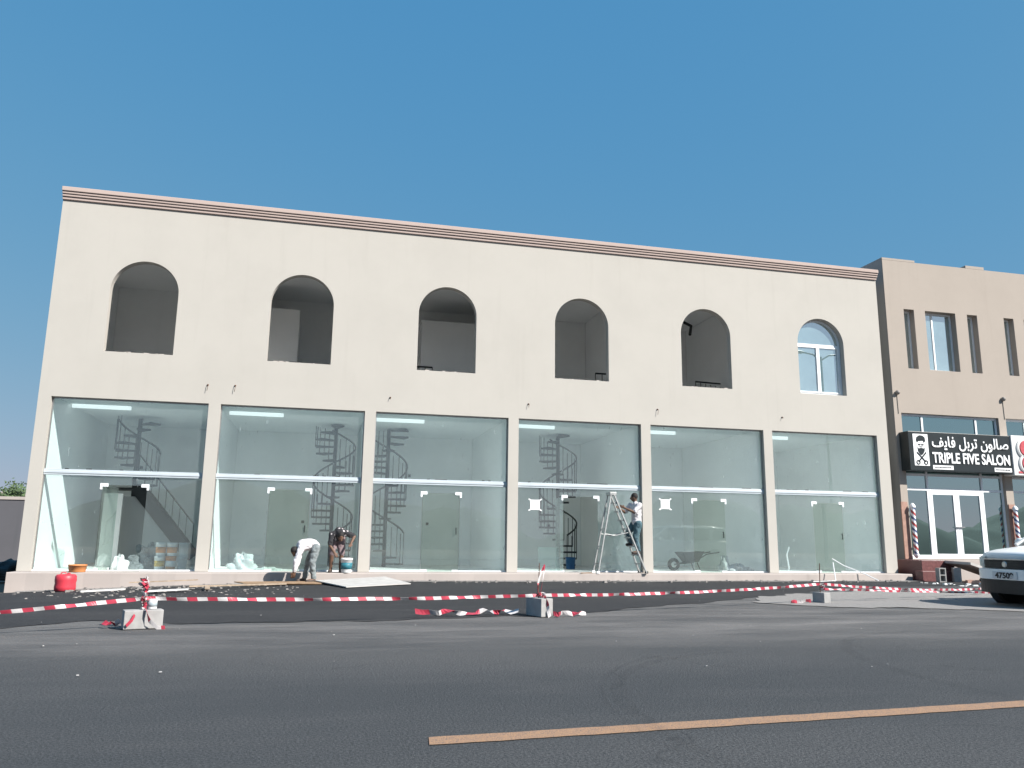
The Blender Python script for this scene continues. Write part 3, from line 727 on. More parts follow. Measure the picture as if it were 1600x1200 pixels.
def barber_pole(x, label):
    t = thing('barber_pole', label, 'barber pole', (x, .1, .5), 'striped poles beside the salon door')
    n, m = 16, 60; mb = MB(); h0, h1, r = .58, 2.0, .065
    for j in range(m+1):
        for k in range(n):
            a = 2*math.pi*k/n; mb.v.append(Vector((x+r*math.cos(a), .16+r*math.sin(a), h0+(h1-h0)*j/m)))
    for j in range(m):
        for k in range(n):
            mb.f.append([j*n+k, j*n+(k+1) % n, (j+1)*n+(k+1) % n, (j+1)*n+k]); q = (k*12/n+j*.8) % 12
            mb.m.append(1 if q < 3 else (2 if 6 <= q < 9 else 0))
    mb.build('cylinder', ['letter_white', 'pole_red', 'pole_blue'], t, True)
    for z, d in ((h1, 1), (h0, -1)):
        MB().lathe((x, .16, z), [(.085, 0), (.085, d*.05), (.06, d*.09), (.03, d*.13), (0, d*.14)], 16).build('cap', 'aluminium_white', t, True)
    MB().box(x-.02, x+.02, .2, .262, .75, .8).box(x-.02, x+.02, .2, .262, 1.75, 1.8).build('bracket', 'steel', t)
barber_pole(24.96, 'striped barber pole on the pillar left of the salon doors')
barber_pole(28.85, 'striped barber pole on the pillar behind the white car')
def wall_lamp(x, z, label):
    t = thing('wall_lamp', label, 'lamp', (x, SY, z), 'lamps above the salon front')
    MB().lathe((x, SY, z), [(0, -.12), (.04, -.115), (.07, -.08), (.075, -.04), (.05, -.002)], 14, 'y').build('lamp_head', 'conduit_grey', t, True)
    MB().tube([(x, SY-.012, z-.06), (x+.01, SY-.012, 5.0)], .011, 6).build('conduit', 'conduit', t)
wall_lamp(24.83, 5.68, 'small round lamp on the tan wall by the dark gap, with conduit below')
wall_lamp(28.95, 5.68, 'small round lamp on the tan wall above the red and white sign')

# ------------------------------------------------------------------ people
FOLD = bpy.data.textures.new('folds', 'CLOUDS'); FOLD.noise_scale = .075; FOLD.noise_depth = 2
def evaluated(mb, name, mat, voxel, parent, smooth_it=4):
    me = mb.mesh(name, mat, ORG[parent.name], True); ob = bpy.data.objects.new(name, me); COL.objects.link(ob)
    rm = ob.modifiers.new('r', 'REMESH'); rm.mode = 'VOXEL'; rm.voxel_size = voxel
    sm = ob.modifiers.new('s', 'SMOOTH'); sm.factor = .5; sm.iterations = smooth_it
    if name in ('shirt', 'trousers'):
        dm = ob.modifiers.new('d', 'DISPLACE'); dm.texture = FOLD; dm.strength = .045; dm.mid_level = .5; dm.texture_coords = 'LOCAL'
    dg = bpy.context.evaluated_depsgraph_get(); m2 = bpy.data.meshes.new_from_object(ob.evaluated_get(dg))
    ob.modifiers.clear(); ob.data = m2
    if not m2.materials: m2.materials.append(MATS[mat])
    for p in m2.polygons: p.use_smooth = True
    ob.parent = parent; return ob
def hand(mb, w, d, side, curl=.5):
    """palm + five bent fingers from wrist w pointing along d; side = vector towards the thumb"""
    d = Vector(d).normalized(); s = Vector(side); s = (s-d*s.dot(d)).normalized(); nrm = d.cross(s)
    w = Vector(w)
    for k in (-1, 0, 1): mb.capsule(w+s*k*.018, .016, w+d*.075+s*k*.024, .014, 8)
    for k, L in enumerate((.068, .078, .072, .055)):
        b = w+d*.08+s*(.030-.020*k); m = b+(d*math.cos(curl*.6)+nrm*math.sin(curl*.6))*L*.5
        e = m+(d*math.cos(curl*1.6)+nrm*math.sin(curl*1.6))*L*.5
        mb.capsule(b, .009, m, .0085, 6); mb.capsule(m, .0085, e, .007, 6)
    t0 = w+d*.02+s*.03; t1 = t0+(d*.7+s*.7)*.035; t2 = t1+(d*.95+nrm*.3)*.03
    mb.capsule(t0, .013, t1, .011, 6); mb.capsule(t1, .011, t2, .008, 6)
def person(label, base, J, cloth, thumb=((1, 0, 0), (-1, 0, 0)), head_dir=(0, -1, 0), head_up=(0, 0, 1), long_sleeve=False, shorts=False):
    t = thing('person', label, 'person', base)
    B = Vector(base); j = {k: B+Vector(v) for k, v in J.items()}
    fd = Vector(head_dir).normalized(); upv = Vector(head_up); upv = (upv-fd*upv.dot(fd)).normalized(); sd_ = fd.cross(upv)
    Rm = Matrix((sd_, fd, upv)).transposed()
    b = MB()
    b.capsule(j['chest'], .11, j['neck'], .058); b.capsule(j['pelvis'], .12, j['belly'], .11); b.capsule(j['belly'], .11, j['chest'], .125)
    b.capsule(j['neck'], .055, j['head']-upv*.04, .055); b.ell(j['head'], (.076, .094, .116), Rm)
    b.ell(j['head']+fd*.035-upv*.05, (.055, .055, .06), Rm); b.capsule(j['head']+fd*.09+upv*.01, .012, j['head']+fd*.112-upv*.025, .016, 6)
    for s in (-1, 1):
        b.ell(j['head']+sd_*s*.078-fd*.005-upv*.01, (.010, .022, .032), Rm, 8, 6); b.ell(j['head']+sd_*s*.033+fd*.085+upv*.012, (.018, .012, .010), Rm, 8, 6)
    b.capsule(j['head']+fd*.088-upv*.052-sd_*.018, .009, j['head']+fd*.088-upv*.052+sd_*.018, .009, 6)
    for k, s in (('L', 0), ('R', 1)):
        b.capsule(j['chest'].lerp(j['sh'+k], .3), .09, j['sh'+k], .062); b.capsule(j['sh'+k], .058, j['el'+k], .044); b.capsule(j['el'+k], .043, j['wr'+k], .030)
        hand(b, j['wr'+k], j['wr'+k]-j['el'+k], thumb[s])
        b.capsule(j['pelvis'], .1, j['hip'+k], .095); b.capsule(j['hip'+k], .092, j['kn'+k], .062); b.capsule(j['kn'+k], .06, j['an'+k], .042)
        b.capsule(j['an'+k]-Vector((0, 0, .03)), .042, j['to'+k], .032)
    evaluated(b, 'body', 'skin', .009, t)
    h = MB(); h.ell(j['head']-fd*.018+upv*.028, (.086, .098, .105), Rm); evaluated(h, 'hair', 'hair', .012, t)
    s_ = MB(); e = .022
    s_.capsule(j['pelvis'].lerp(j['belly'], .15), .145, j['belly'], .135); s_.capsule(j['belly'], .135, j['chest'], .15); s_.capsule(j['chest'], .13, j['neck'].lerp(j['chest'], .25), .085)
    for k in 'LR':
        s_.capsule(j['chest'].lerp(j['sh'+k], .3), .115, j['sh'+k], .082); s_.capsule(j['sh'+k], .08, j['sh'+k].lerp(j['el'+k], 1 if long_sleeve else .85), .066)
        if long_sleeve: s_.capsule(j['el'+k], .062, j['el'+k].lerp(j['wr'+k], .92), .048)
    evaluated(s_, 'shirt', cloth[0], .014, t)
    p = MB(); p.capsule(j['pelvis'], .138, j['pelvis'].lerp(j['belly'], .3), .13)
    for k in 'LR':
        p.capsule(j['pelvis'], .12, j['hip'+k], .115); p.capsule(j['hip'+k], .112, j['hip'+k].lerp(j['kn'+k], .95 if shorts else 1), .085)
        if not shorts: p.capsule(j['kn'+k], .08, j['kn'+k].lerp(j['an'+k], .93), .066)
    evaluated(p, 'trousers', cloth[1], .014, t)
    for k in 'LR':
        f = MB(); f.capsule(j['an'+k]+Vector((0, 0, -.055)), .048, j['to'+k]+Vector((0, 0, -.012)), .044); evaluated(f, 'sandal', 'sandal', .012, t)
    return t
# worker bending over the boards, seen from his side, head low at the left
person('worker in a white shirt bent double, reaching to the boards on the ground', (6.72, -1.05, -.20), dict(
    pelvis=(.07, .05, .84), belly=(.0, .02, .90), chest=(-.20, -.05, .87), neck=(-.30, -.09, .82), head=(-.37, -.12, .72),
    hipL=(.10, -.06, .80), hipR=(.08, .15, .80), knL=(.04, -.12, .44), knR=(-.06, .17, .43), anL=(.10, -.12, .09), anR=(-.12, .14, .09), toL=(-.06, -.2, .035), toR=(-.28, .08, .035),
    shL=(-.24, -.20, .80), shR=(-.26, .07, .78), elL=(-.34, -.26, .50), elR=(-.30, .02, .47), wrL=(-.36, -.26, .25), wrR=(-.38, -.04, .23)),
    ('shirt_white', 'trousers_grey'), ((-1, 0, 0), (-1, 0, 0)), (-.45, -.25, -.85), (-.8, -.3, .3), True)
# second worker, facing the street and stooping over the bucket
person('worker in a dark patterned shirt stooping over the paint bucket', (7.34, -.34, 0), dict(
    pelvis=(.02, .12, .86), belly=(.03, .02, .95), chest=(.05, -.14, .98), neck=(.06, -.24, .95), head=(.08, -.31, .88),
    hipL=(.10, .12, .82), hipR=(-.08, .12, .82), knL=(.13, .02, .46), knR=(-.11, .02, .46), anL=(.12, .08, .09), anR=(-.12, .08, .09), toL=(.15, -.08, .035), toR=(-.15, -.08, .035),
    shL=(.22, -.16, .97), shR=(-.13, -.16, .93), elL=(.42, -.12, .90), elR=(-.17, -.24, .66), wrL=(.34, -.27, .72), wrR=(-.05, -.32, .48)),
    ('shirt_patterned', 'shorts_pale'), ((1, 0, 0), (1, 0, 0)), (.1, -.75, -.65), (0, -.6, .8), False, True)
# third worker, on the ladder, back to the street
person('worker in a white shirt and blue-green trousers standing on the stepladder', (15.50, -.34, .505), dict(
    pelvis=(-.02, 0, .86), belly=(-.01, 0, .98), chest=(-.02, -.01, 1.24), neck=(-.04, 0, 1.42), head=(-.07, .02, 1.56),
    hipL=(-.06, .09, .82), hipR=(-.0, -.09, .82), knL=(-.22, .10, .60), knR=(-.09, -.10, .46), anL=(-.12, .10, .30), anR=(-.01, -.11, .10), toL=(-.27, .10, .27), toR=(-.18, -.11, .05),
    shL=(-.12, .17, 1.34), shR=(.0, -.19, 1.34), elL=(-.28, .19, 1.15), elR=(-.18, -.25, 1.14), wrL=(-.46, .10, 1.24), wrR=(-.44, -.17, 1.26)),
    ('shirt_white', 'jeans_teal'), ((0, 0, 1), (0, 0, 1)), (-.8, .5, -.1))

# ------------------------------------------------------------------ stepladder
def ladder():
    t = thing('stepladder', 'tall aluminium stepladder spread open in front of the fourth shop', 'ladder', (14.9, -.4, 0))
    A = (14.70, 2.13)
    for nm, fx, wy0, wy1 in (('l', 14.25, .20, .13), ('r', 15.62, .25, .13)):
        for s in (-1, 1):
            a = Vector((fx, -.4+s*wy0, .02)); b = Vector((A[0]+(.05 if nm == 'r' else -.03), -.4+s*wy1, A[1]))
            MB().bar(a, b, .03, .075 if nm == 'r' else .055, (1, 0, 0) if False else (0, 1, 0)).build('stile', 'ladder_aluminium', t)
            MB().box(a.x-.04, a.x+.04, a.y-.03, a.y+.03, .0, .06).build('foot', 'letter_white' if nm == 'l' else 'metal_black', t)
        for k in range(8):
            u = (k+1)/9; x = fx+(A[0]-fx)*u; z = .02+2.1*u; w = wy0+(wy1-wy0)*u
            if nm == 'r': MB().box(x-.05, x+.05, -.4-w, -.4+w, z-.012, z+.02).build('rung', 'ladder_aluminium', t)
            elif k % 2 == 0: MB().tube([(x, -.4-w, z), (x, -.4+w, z)], .014, 6).build('brace', 'ladder_aluminium', t)
    MB().box(14.62, 14.82, -.57, -.23, 2.10, 2.19).build('top_cap', 'ladder_aluminium', t, bevel=.015)
    for s in (-1, 1): MB().tube([(14.47, -.4+s*.18, 1.05), (14.75, -.4+s*.18, 1.0), (15.13, -.4+s*.19, 1.09)], .012, 6).build('spreader', 'ladder_aluminium', t)
ladder()

# ------------------------------------------------------------------ buckets and small things
def pail(label, loc, r, h, body, lid=None, band=None, group=None, handle=True, tilt=0):
    t = thing('bucket', label, 'bucket', loc, group)
    b = MB().lathe(loc, [(0, .002), (r*.86, .002), (r*.88, .012), (r, h*.88), (r*1.04, h*.885), (r*1.04, h*.93), (r*1.0, h*.935), (r*1.01, h), (r*.95, h), (r*.92, h*.9), (0, h*.88)], 22).build('shell', body, t, True)
    if band: MB().lathe(loc, [(r*.915, h*.24), (r*.918+.003, h*.24), (r*.975+.003, h*.68), (r*.975, h*.68)], 22).build('printed_band', band, t, True)
    if lid: MB().lathe(loc, [(r*1.05, h*.93), (r*1.06, h*1.02), (r*.98, h*1.03), (r*.95, h*1.0), (0, h*1.0)], 22).build('lid', lid, t, True)
    if handle:
        L = Vector(loc); MB().tube([L+Vector((r*1.05*math.cos(a), -r*.35*math.sin(a), h*.9-r*.55*math.sin(a))) for a in [math.pi*k/8 for k in range(9)]], .006, 5).build('handle', 'steel', t)
    return t
pail('white paint bucket with teal label beside the stooping worker', (7.60, -.50, 0), .145, .36, 'white_plastic', None, 'teal_label')
pail('orange builder\'s tub on the step above the red drum', (1.42, -.42, 0), .2, .17, 'orange_plastic', None, None, None, False)
pail('dark blue bucket inside the open door behind the glass', (14.43, 2.4, -.006), .15, .36, 'blue_plastic')
# paint buckets stacked inside the leftmost shop
cols = [('white_plastic', 'orange_plastic'), ('white_plastic', 'yellow_label'), ('orange_plastic', 'white_plastic')]
G = 'paint buckets stacked inside the leftmost shop'
nm = [('leftmost bucket of the lower row of stacked paint buckets', 2.92, 0, 1), ('second bucket of the lower row, all orange, in the paint stack', 3.19, 0, 2), ('grey bucket at the right end of the lower row of stacked paint buckets', 3.47, 0, 3),
      ('leftmost bucket of the upper row of stacked paint buckets', 2.93, 1, 0), ('second bucket of the upper row of stacked paint buckets', 3.20, 1, 0), ('grey bucket on top at the right end of the paint stack', 3.48, 1, 3)]
for lb, x, lev, c in nm:
    if c == 3: pail(lb, (x, 1.2, lev*.345-.004), .125, .33, 'grey_bucket', 'grey_bucket', None, G, False)
    else: pail(lb, (x, 1.2, lev*.345-.004), .13, .33, cols[c][0], cols[c][0] if c != 2 else 'orange_plastic', cols[c][1], G, False)
def red_drum():
    z = gz(1.42, -1.25)+.008
    t = thing('plastic_drum', 'squat red plastic drum standing at the foot of the step', 'drum', (1.42, -1.25, z))
    MB().lathe((1.42, -1.25, z), [(0, 0), (.19, 0), (.215, .02), (.22, .1), (.21, .17), (.222, .24), (.215, .33), (.18, .365), (0, .37)], 26).build('shell', 'red_plastic', t, True)
    MB().lathe((1.47, -1.25, z+.368), [(.035, 0), (.035, .03), (0, .032)], 12).build('cap', 'red_plastic', t)
    MB().tube([(1.30, -1.25, z+.36), (1.33, -1.25, z+.41), (1.40, -1.25, z+.41), (1.42, -1.25, z+.37)], .012, 6).build('handle', 'red_plastic', t)
red_drum()
def flat_piece(name, label, cat, pts, z, th, mat, group=None, tilt=None):
    mb = MB(); n = len(pts); lo = [Vector((x, y, (z[i] if isinstance(z, (list, tuple)) else z))) for i, (x, y) in enumerate(pts)]
    hi = [v+Vector((0, 0, th)) for v in lo]
    mb.add(lo+hi, [list(range(n))[::-1], list(range(n, 2*n))]+[(i, (i+1) % n, (i+1) % n+n, i+n) for i in range(n)])
    return tag(mb.build(name, mat, org=lo[0]), label, cat, group)
flat_piece('cardboard_sheet', 'brown cardboard sheet lying under the bent worker', 'cardboard', [(5.0, -1.15), (6.95, -1.0), (7.0, -1.95), (5.25, -1.75)], -.20, .02, 'cardboard')
flat_piece('plasterboard', 'grey plasterboard sheet lying on the asphalt right of the bent worker', 'board', [(6.85, -1.2), (8.55, -.75), (9.0, -2.5), (7.5, -3.5)], [-.17, -.10, -.17, -.185], .02, 'gypsum')
flat_piece('plank', 'long thin plank on the asphalt in front of the second shop', 'plank', [(4.2, -2.55), (6.2, -1.9), (6.22, -1.99), (4.22, -2.64)], [-.22, -.205, -.205, -.22], .03, 'old_wood')
flat_piece('plank', 'short plank standing out from the debris left of the cardboard', 'plank', [(4.62, -3.3), (4.5, -2.4), (4.6, -2.4), (4.72, -3.3)], -.225, .03, 'old_wood')
flat_piece('board_offcut', 'pale narrow offcut on the asphalt before the first pillar', 'board', [(3.55, -3.6), (4.3, -3.2), (4.3, -3.42), (3.6, -3.9)], [-.24, -.23, -.23, -.24], .02, 'sign_white')
flat_piece('board_offcut', 'white strip lying right of the red drum', 'board', [(1.9, -1.9), (2.75, -1.6), (2.75, -1.75), (1.95, -2.05)], [gz(1.9, -1.9)+.01, gz(2.75, -1.6)+.01, gz(2.75, -1.6)+.01, gz(1.95, -2)+.01], .03, 'sign_white')
flat_piece('plank', 'dark wet plank lying along the step under the leftmost shop', 'plank', [(2.7, -.98), (4.15, -.8), (4.15, -.9), (2.7, -1.08)], [-.22, -.17, -.17, -.22], .025, 'old_wood')
flat_piece('cardboard_sheet', 'small torn cardboard piece on the step beside the ladder', 'cardboard', [(13.75, -.62), (14.15, -.5), (14.1, -.42), (13.8, -.5)], 0.0, .015, 'cardboard')
# paper notices stuck on the panes
for x, z, lb in ((12.68, 1.82, 'white paper notice taped to the pane left of the ladder shop door'), (16.58, 1.92, 'white paper notice taped to the pane in the fifth shop')):
    t = thing('paper_notice', lb, 'paper', (x, GY-.008, z))
    MB().box(x-.14, x+.14, GY-.0095, GY-.0075, z-.14, z+.14).build('sheet', 'paper', t)
    for sx in (-1, 1):
        for sz in (-1, 1):
            MB().bar((x+sx*.12, GY-.011, z+sz*.12), (x+sx*.19, GY-.011, z+sz*.16), .002, .035, (0, 0, 1)).build('tape_strip', 'letter_white', t)
# plastic sheeting, sacks, wheelbarrow inside the shops
def lump(name, label, cat, loc, r, mat, seed, amp=.3, n=26, m=14):
    rr = random.Random(seed); mb = MB(); ph = [(rr.random()*6, rr.random()*6, rr.randint(2, 6), rr.randint(1, 4)) for _ in range(6)]
    for j in range(m+1):
        t = math.pi*.5*j/m
        for k in range(n):
            a = 2*math.pi*k/n; q = 1+sum(math.sin(a*w+p)*math.sin(t*u*2+s) for p, s, w, u in ph)*amp/3
            mb.v.append(Vector(loc)+Vector((r[0]*math.sin(t)*math.cos(a)*q, r[1]*math.sin(t)*math.sin(a)*q, r[2]*math.cos(t)*(q*.6+.4))))
    for j in range(m):
        for k in range(n): mb.f.append([j*n+k, (j+1)*n+k, (j+1)*n+(k+1) % n, j*n+(k+1) % n]); mb.m.append(0)
    return tag(mb.build(name, mat, None, False, org=loc), label, cat)
lump('plastic_sheeting', 'crumpled white plastic sheeting on the floor of the second shop', 'plastic sheet', (5.02, .75, -.006), (.28, .25, .40), 'plastic_sheet', 3, .45)
lump('plastic_sheeting', 'low flat plastic sheeting trailing right of the crumpled heap', 'plastic sheet', (5.62, .8, -.006), (.36, .2, .08), 'plastic_sheet', 5, .4)
lump('cement_sack', 'grey cement sack standing behind the glass of the fifth shop', 'sack', (18.85, 1.0, -.006), (.17, .15, .42), 'bag_fabric', 8, .5)
lump('cement_sack', 'pale cement sack slumped low at the right of the fifth shop door', 'sack', (19.25, .9, -.006), (.36, .2, .2), 'bag_fabric', 9, .5)
lump('plastic_sheeting', 'pale folded plastic sheet leaning low inside the leftmost shop door', 'plastic sheet', (1.98, 1.1, -.006), (.2, .2, .34), 'plastic_sheet', 13, .4)
lump('rubbish_heap', 'dark heap of tools and scrap left of the stacked paint buckets', 'heap', (2.55, 1.8, -.006), (.42, .35, .55), 'trousers_grey', 21, .7)
def wheelbarrow():
    t = thing('wheelbarrow', 'dark wheelbarrow parked inside the fifth shop behind its door', 'wheelbarrow', (17.9, 1.3, 0))
    x, y = 17.95, 1.3
    MB().add([(x-.45, y-.3, .55), (x+.25, y-.3, .58), (x+.25, y+.3, .58), (x-.45, y+.3, .55), (x-.25, y-.16, .25), (x+.12, y-.18, .27), (x+.12, y+.18, .27), (x-.25, y+.16, .25)],
             [(4, 5, 6, 7), (0, 1, 5, 4), (1, 2, 6, 5), (2, 3, 7, 6), (3, 0, 4, 7)]).build('tray', 'metal_black', t)
    for s in (-1, 1):
        MB().tube([(x-.62, y+s*.05, .19), (x-.1, y+s*.2, .25), (x+.35, y+s*.27, .5), (x+.75, y+s*.29, .56)], .018, 6).build('handle', 'metal_black', t)
        MB().tube([(x+.05, y+s*.2, .26), (x+.15, y+s*.22, .0)], .016, 6).build('leg', 'metal_black', t)
    w = MB().lathe((x-.62, y, .185), [(.09, -.04), (.17, -.045), (.19, -.02), (.19, .02), (.17, .045), (.09, .04)], 20, 'y').build('wheel', 'rubber', t, True)
    MB().lathe((x-.62, y, .185), [(0, -.03), (.09, -.03), (.09, .03), (0, .03)], 14, 'y').build('rim', 'steel', w)
wheelbarrow()
gs = thing('glass_sheet', 'loose glass sheet leaning inside the pane left of the ladder shop door', 'glass', (13.15, .5, 0))
MB().add([(12.9, .45, 0), (13.5, .45, 0), (13.5, .62, .66), (12.9, .62, .66), (12.9, .465, 0), (13.5, .465, 0), (13.5, .635, .66), (12.9, .635, .66)],
         [(0, 1, 2, 3), (7, 6, 5, 4), (0, 4, 5, 1), (1, 5, 6, 2), (2, 6, 7, 3), (3, 7, 4, 0)]).build('sheet', 'door_glass', gs)
mb = MB(); mb.tube([(20.72, .45, .75), (20.66, .5, .5), (20.75, .55, .1), (20.72, .6, .0)], .018, 6)
tag(mb.build('conduit_length', 'letter_white', org=(20.72, .5, 0)), 'bent white conduit standing inside the left pane of the sixth shop', 'conduit')
mb = MB(); mb.tube([(21.75, -.15, .42), (22.0, -.35, .22), (22.4, -.75, .0), (22.6, -1.05, -.17)], .016, 6)
tag(mb.build('conduit_length', 'letter_white', org=(22, -.5, 0)), 'white conduit leaning from the step before the sixth shop door', 'conduit')
mb = MB(); mb.tube([(21.35, -.75, .33), (21.3, -.9, -.18)], .014, 6); mb.tube([(21.3, -.9, -.18), (20.3, -1.3, -.185)], .008, 6)
tag(mb.build('conduit_length', 'letter_white', org=(21.3, -.8, 0)), 'short upright white conduit with trailing wire before the sixth shop', 'conduit')

# hollow blocks and rubble beside the salon step
def hollow_block(label, loc, rot, upright=True):
    t = thing('hollow_block', label, 'concrete block', loc, 'hollow blocks by the salon steps')
    L, W, H = .40, .20, .20; w = .03
    # standing on end: two cores open towards the street
    mb = MB()
    for x0, x1 in ((0, w), (W-w, W)): mb.box(x0, x1, -.2, 0, 0, L)
    for z0, z1 in ((0, w), (L/2-w/2, L/2+w/2), (L-w, L)): mb.box(w, W-w, -.2, 0, z0, z1)
    mb.box(w, W-w, -.03, -.001, w, L/2-w/2); mb.box(w, W-w, -.03, -.001, L/2+w/2, L-w)
    ob = mb.mesh('block_shell', 'block_concrete'); o = bpy.data.objects.new('block_shell', ob); COL.objects.link(o); o.parent = t
    t.rotation_euler.z = rot
hollow_block('hollow concrete block on end by the salon steps, its two cores showing', (24.28, -1.35, -.19), R(-12))
hollow_block('hollow concrete block on end right of the one with open cores, turned away', (24.95, -1.30, -.19), R(62))
def rubble(name, label, n, region, smin, smax, mat, seed):
    rr = random.Random(seed); mb = MB()
    for _ in range(n):
        x, y = region(rr); s = smin+(smax-smin)*rr.random()**2; z = gz(x, y)+.012
        a = rr.random()*6.28; dx = Vector((math.cos(a), math.sin(a), 0))*s; dy = Vector((-math.sin(a), math.cos(a), 0))*s*(.35+.6*rr.random()); h = s*(.2+.6*rr.random())
        c = Vector((x, y, z)); k = .6+.3*rr.random()
        vs = [c-dx-dy, c+dx-dy, c+dx+dy, c-dx+dy]+[c+(-dx-dy)*k+Vector((0, 0, h)), c+(dx-dy)*k+Vector((0, 0, h*.8)), c+(dx+dy)*k+Vector((0, 0, h)), c+(-dx+dy)*k+Vector((0, 0, h*1.1))]
        mb.add(vs, [(0, 3, 2, 1), (4, 5, 6, 7), (0, 1, 5, 4), (1, 2, 6, 5), (2, 3, 7, 6), (3, 0, 4, 7)])
    return tag(mb.build(name, mat), label, name.replace('_', ' '), None, 'stuff')
rubble('rubble', 'loose rubble and plaster crumbs along the foot of the step', 420, lambda r: (.4+23*r.random(), -.75-1.1*r.random()**2), .01, .055, 'debris_grey', 1)
rubble('plaster_scraps', 'pale plaster scraps scattered over the dark asphalt at left', 260, lambda r: (1.6+5*r.random(), -1-4.0*r.random()**1.6), .006, .042, 'debris_grey', 2)
rubble('broken_bricks', 'heap of broken reddish masonry by the salon ramp', 130, lambda r: (24.7+1.2*r.random()*r.random()+.8*r.random(), -1.8-.8*r.random()), .03, .15, 'tile_pink', 3)
rubble('gravel', 'stray pebbles on the street', 70, lambda r: (3+17*r.random(), -15+10*r.random()), .005, .012, 'block_concrete', 4)
rubble('plaster_scraps', 'pale scraps by the hollow blocks', 60, lambda r: (23.2+3.5*r.random(), -1.9-1.6*r.random()), .02, .08, 'sign_white', 6)

# ------------------------------------------------------------------ barrier blocks, rods and tape
def tape_mesh(pts, width, stripe, tw=.25, seed=0, twist=None):
    """red and white ribbon along pts, alternate stripes as separate faces"""
    rr = random.Random(seed); P = [Vector(p) for p in pts]; seg = []; L = 0
    for a, b in zip(P, P[1:]):
        n = max(1, int((b-a).length/(stripe/4)))
        for k in range(n): seg.append(a+(b-a)*k/n)
    seg.append(P[-1]); mb = MB(); ph = rr.random()*6
    for i, p in enumerate(seg):
        d = (seg[min(i+1, len(seg)-1)]-seg[max(i-1, 0)]).normalized(); u = Vector((0, 0, 1)); s = d.cross(u)
        if s.length < .1: s = d.cross(Vector((0, 1, 0)))
        s.normalize(); u = s.cross(d); a = tw*math.sin(i*.13+ph)+tw*.6*math.sin(i*.31+2*ph) if twist is None else twist(i)
        a *= 2.2; w = u*math.cos(a)+s*math.sin(a); mb.v += [p+w*width/2, p-w*width/2+d*width*.35]
    for i in range(len(seg)-1):
        mb.f.append([2*i, 2*i+2, 2*i+3, 2*i+1]); mb.m.append(0 if (i//4) % 2 == 0 else 1)
    return mb
def tape(label, pts, width=.07, stripe=.18, tw=.3, seed=0, group='red and white barrier tape'):
    o = tape_mesh(pts, width, stripe, tw, seed).build('barrier_tape', ['tape_red', 'tape_white'], org=pts[0])
    sd2 = o.modifiers.new('thick', 'SOLIDIFY'); sd2.thickness = .0012
    return tag(o, label, 'barrier tape', group)
def sag(a, b, s, n=24, wob=.004, seed=0):
    rr = random.Random(seed); a, b = Vector(a), Vector(b)
    return [a+(b-a)*(k/n)-Vector((0, 0, s*4*(k/n)*(1-k/n)))+Vector((0, 0, rr.uniform(-wob, wob))) for k in range(n+1)]
def block(label, loc, rot, rod_top, L=.42, W=.2, H=.21):
    z = gz(loc[0], loc[1])+.009
    t = thing('barrier_block', label, 'concrete block', (loc[0], loc[1], z), 'concrete blocks carrying the barrier tape')
    m = MB()
    m.box(-L/2, L/2, -W/2, W/2, 0, H)
    o = bpy.data.objects.new('block_body', m.mesh('block_body', 'block_concrete')); COL.objects.link(o); o.parent = t
    b = o.modifiers.new('b', 'BEVEL'); b.width = .008; b.segments = 2
    o = bpy.data.objects.new('rod', MB().tube([(0, .02, H-.05), (.01, .01, rod_top*.5), (.0, 0, rod_top)], .008, 6).mesh('rod', 'rust_rod')); COL.objects.link(o); o.parent = t
    t.rotation_euler.z = rot
    return Vector((loc[0], loc[1], z))
B1 = block('pale concrete block nearest the left picture edge, draped with tape and a small tin', (4.88, -11.02), R(18), .58)
B2 = block('concrete block in the middle of the street edge, shaded left face', (9.97, -10.05), R(108), .74, .40, .20, .25)
B3 = block('small concrete block at the right on the pale concrete pad', (15.86, -8.15), R(102), .70, .28, .16, .18)
P1, P2, P3 = (4.88, -11.02, .145), (9.97, -10.05, .095), (15.88, -8.2, .145)
tape('tape running off the left picture edge from the leftmost block', sag((.1, -12.88, -.187), P1, .01, 40, .003, 1), .046, .10, .25, 1)
tape('long tape strung between the leftmost block and the middle block', sag(P1, P2, .03, 30, .003, 2), .046, .10, .25, 2)
tape('tape strung between the middle block and the right block', sag(P2, P3, .05, 30, .003, 3), .046, .10, .25, 3)
tape('upper tape running right from the right block towards the car', sag(P3, (21.2, -6.4, -.06), .06, 24, .004, 4), .046, .10, .3, 4)
tape('lower tape running right from the right block along the pad', sag((15.9, -8.2, .05), (22.5, -6.9, -.12), .02, 24, .004, 5), .038, .10, .35, 5)
def loose(a, b, n, amp, lift, seed):
    rr = random.Random(seed); a, b = Vector(a), Vector(b); out = []
    for k in range(n+1):
        p = a+(b-a)*k/n; p += Vector((rr.uniform(-amp, amp)*.4, rr.uniform(-amp, amp), 0)); p.z = gz(p.x, p.y)+.03+rr.random()*lift; out.append(p)
    return out
tape('loose crumpled tape lying on the asphalt left of the middle block', loose((8.2, -9.9, 0), (9.7, -9.85, 0), 14, .05, .05, 11), .07, .16, 1.3, 11)
tape('loose tape trailing on the ground right of the middle block', loose((10.12, -10.25, 0), (10.68, -10.05, 0), 7, .05, .04, 12), .06, .14, 1.2, 12)
tape('loose tape end lying on the ground left of the leftmost block', loose((4.45, -10.95, 0), (4.72, -10.98, 0), 6, .06, .07, 13), .06, .14, 1.2, 13)
tape('tape end draped over the front of the leftmost block', [(4.93, -11.13, .05), (4.95, -11.16, -.02), (4.98, -11.17, -.09), (5.06, -11.14, -.17), (5.14, -11.1, -.18)], .045, .13, .2, 14)
tape('short diagonal tape end on the face of the leftmost block', [(4.82, -11.16, -.02), (4.80, -11.18, -.08), (4.75, -11.2, -.14)], .035, .3, .1, 15)
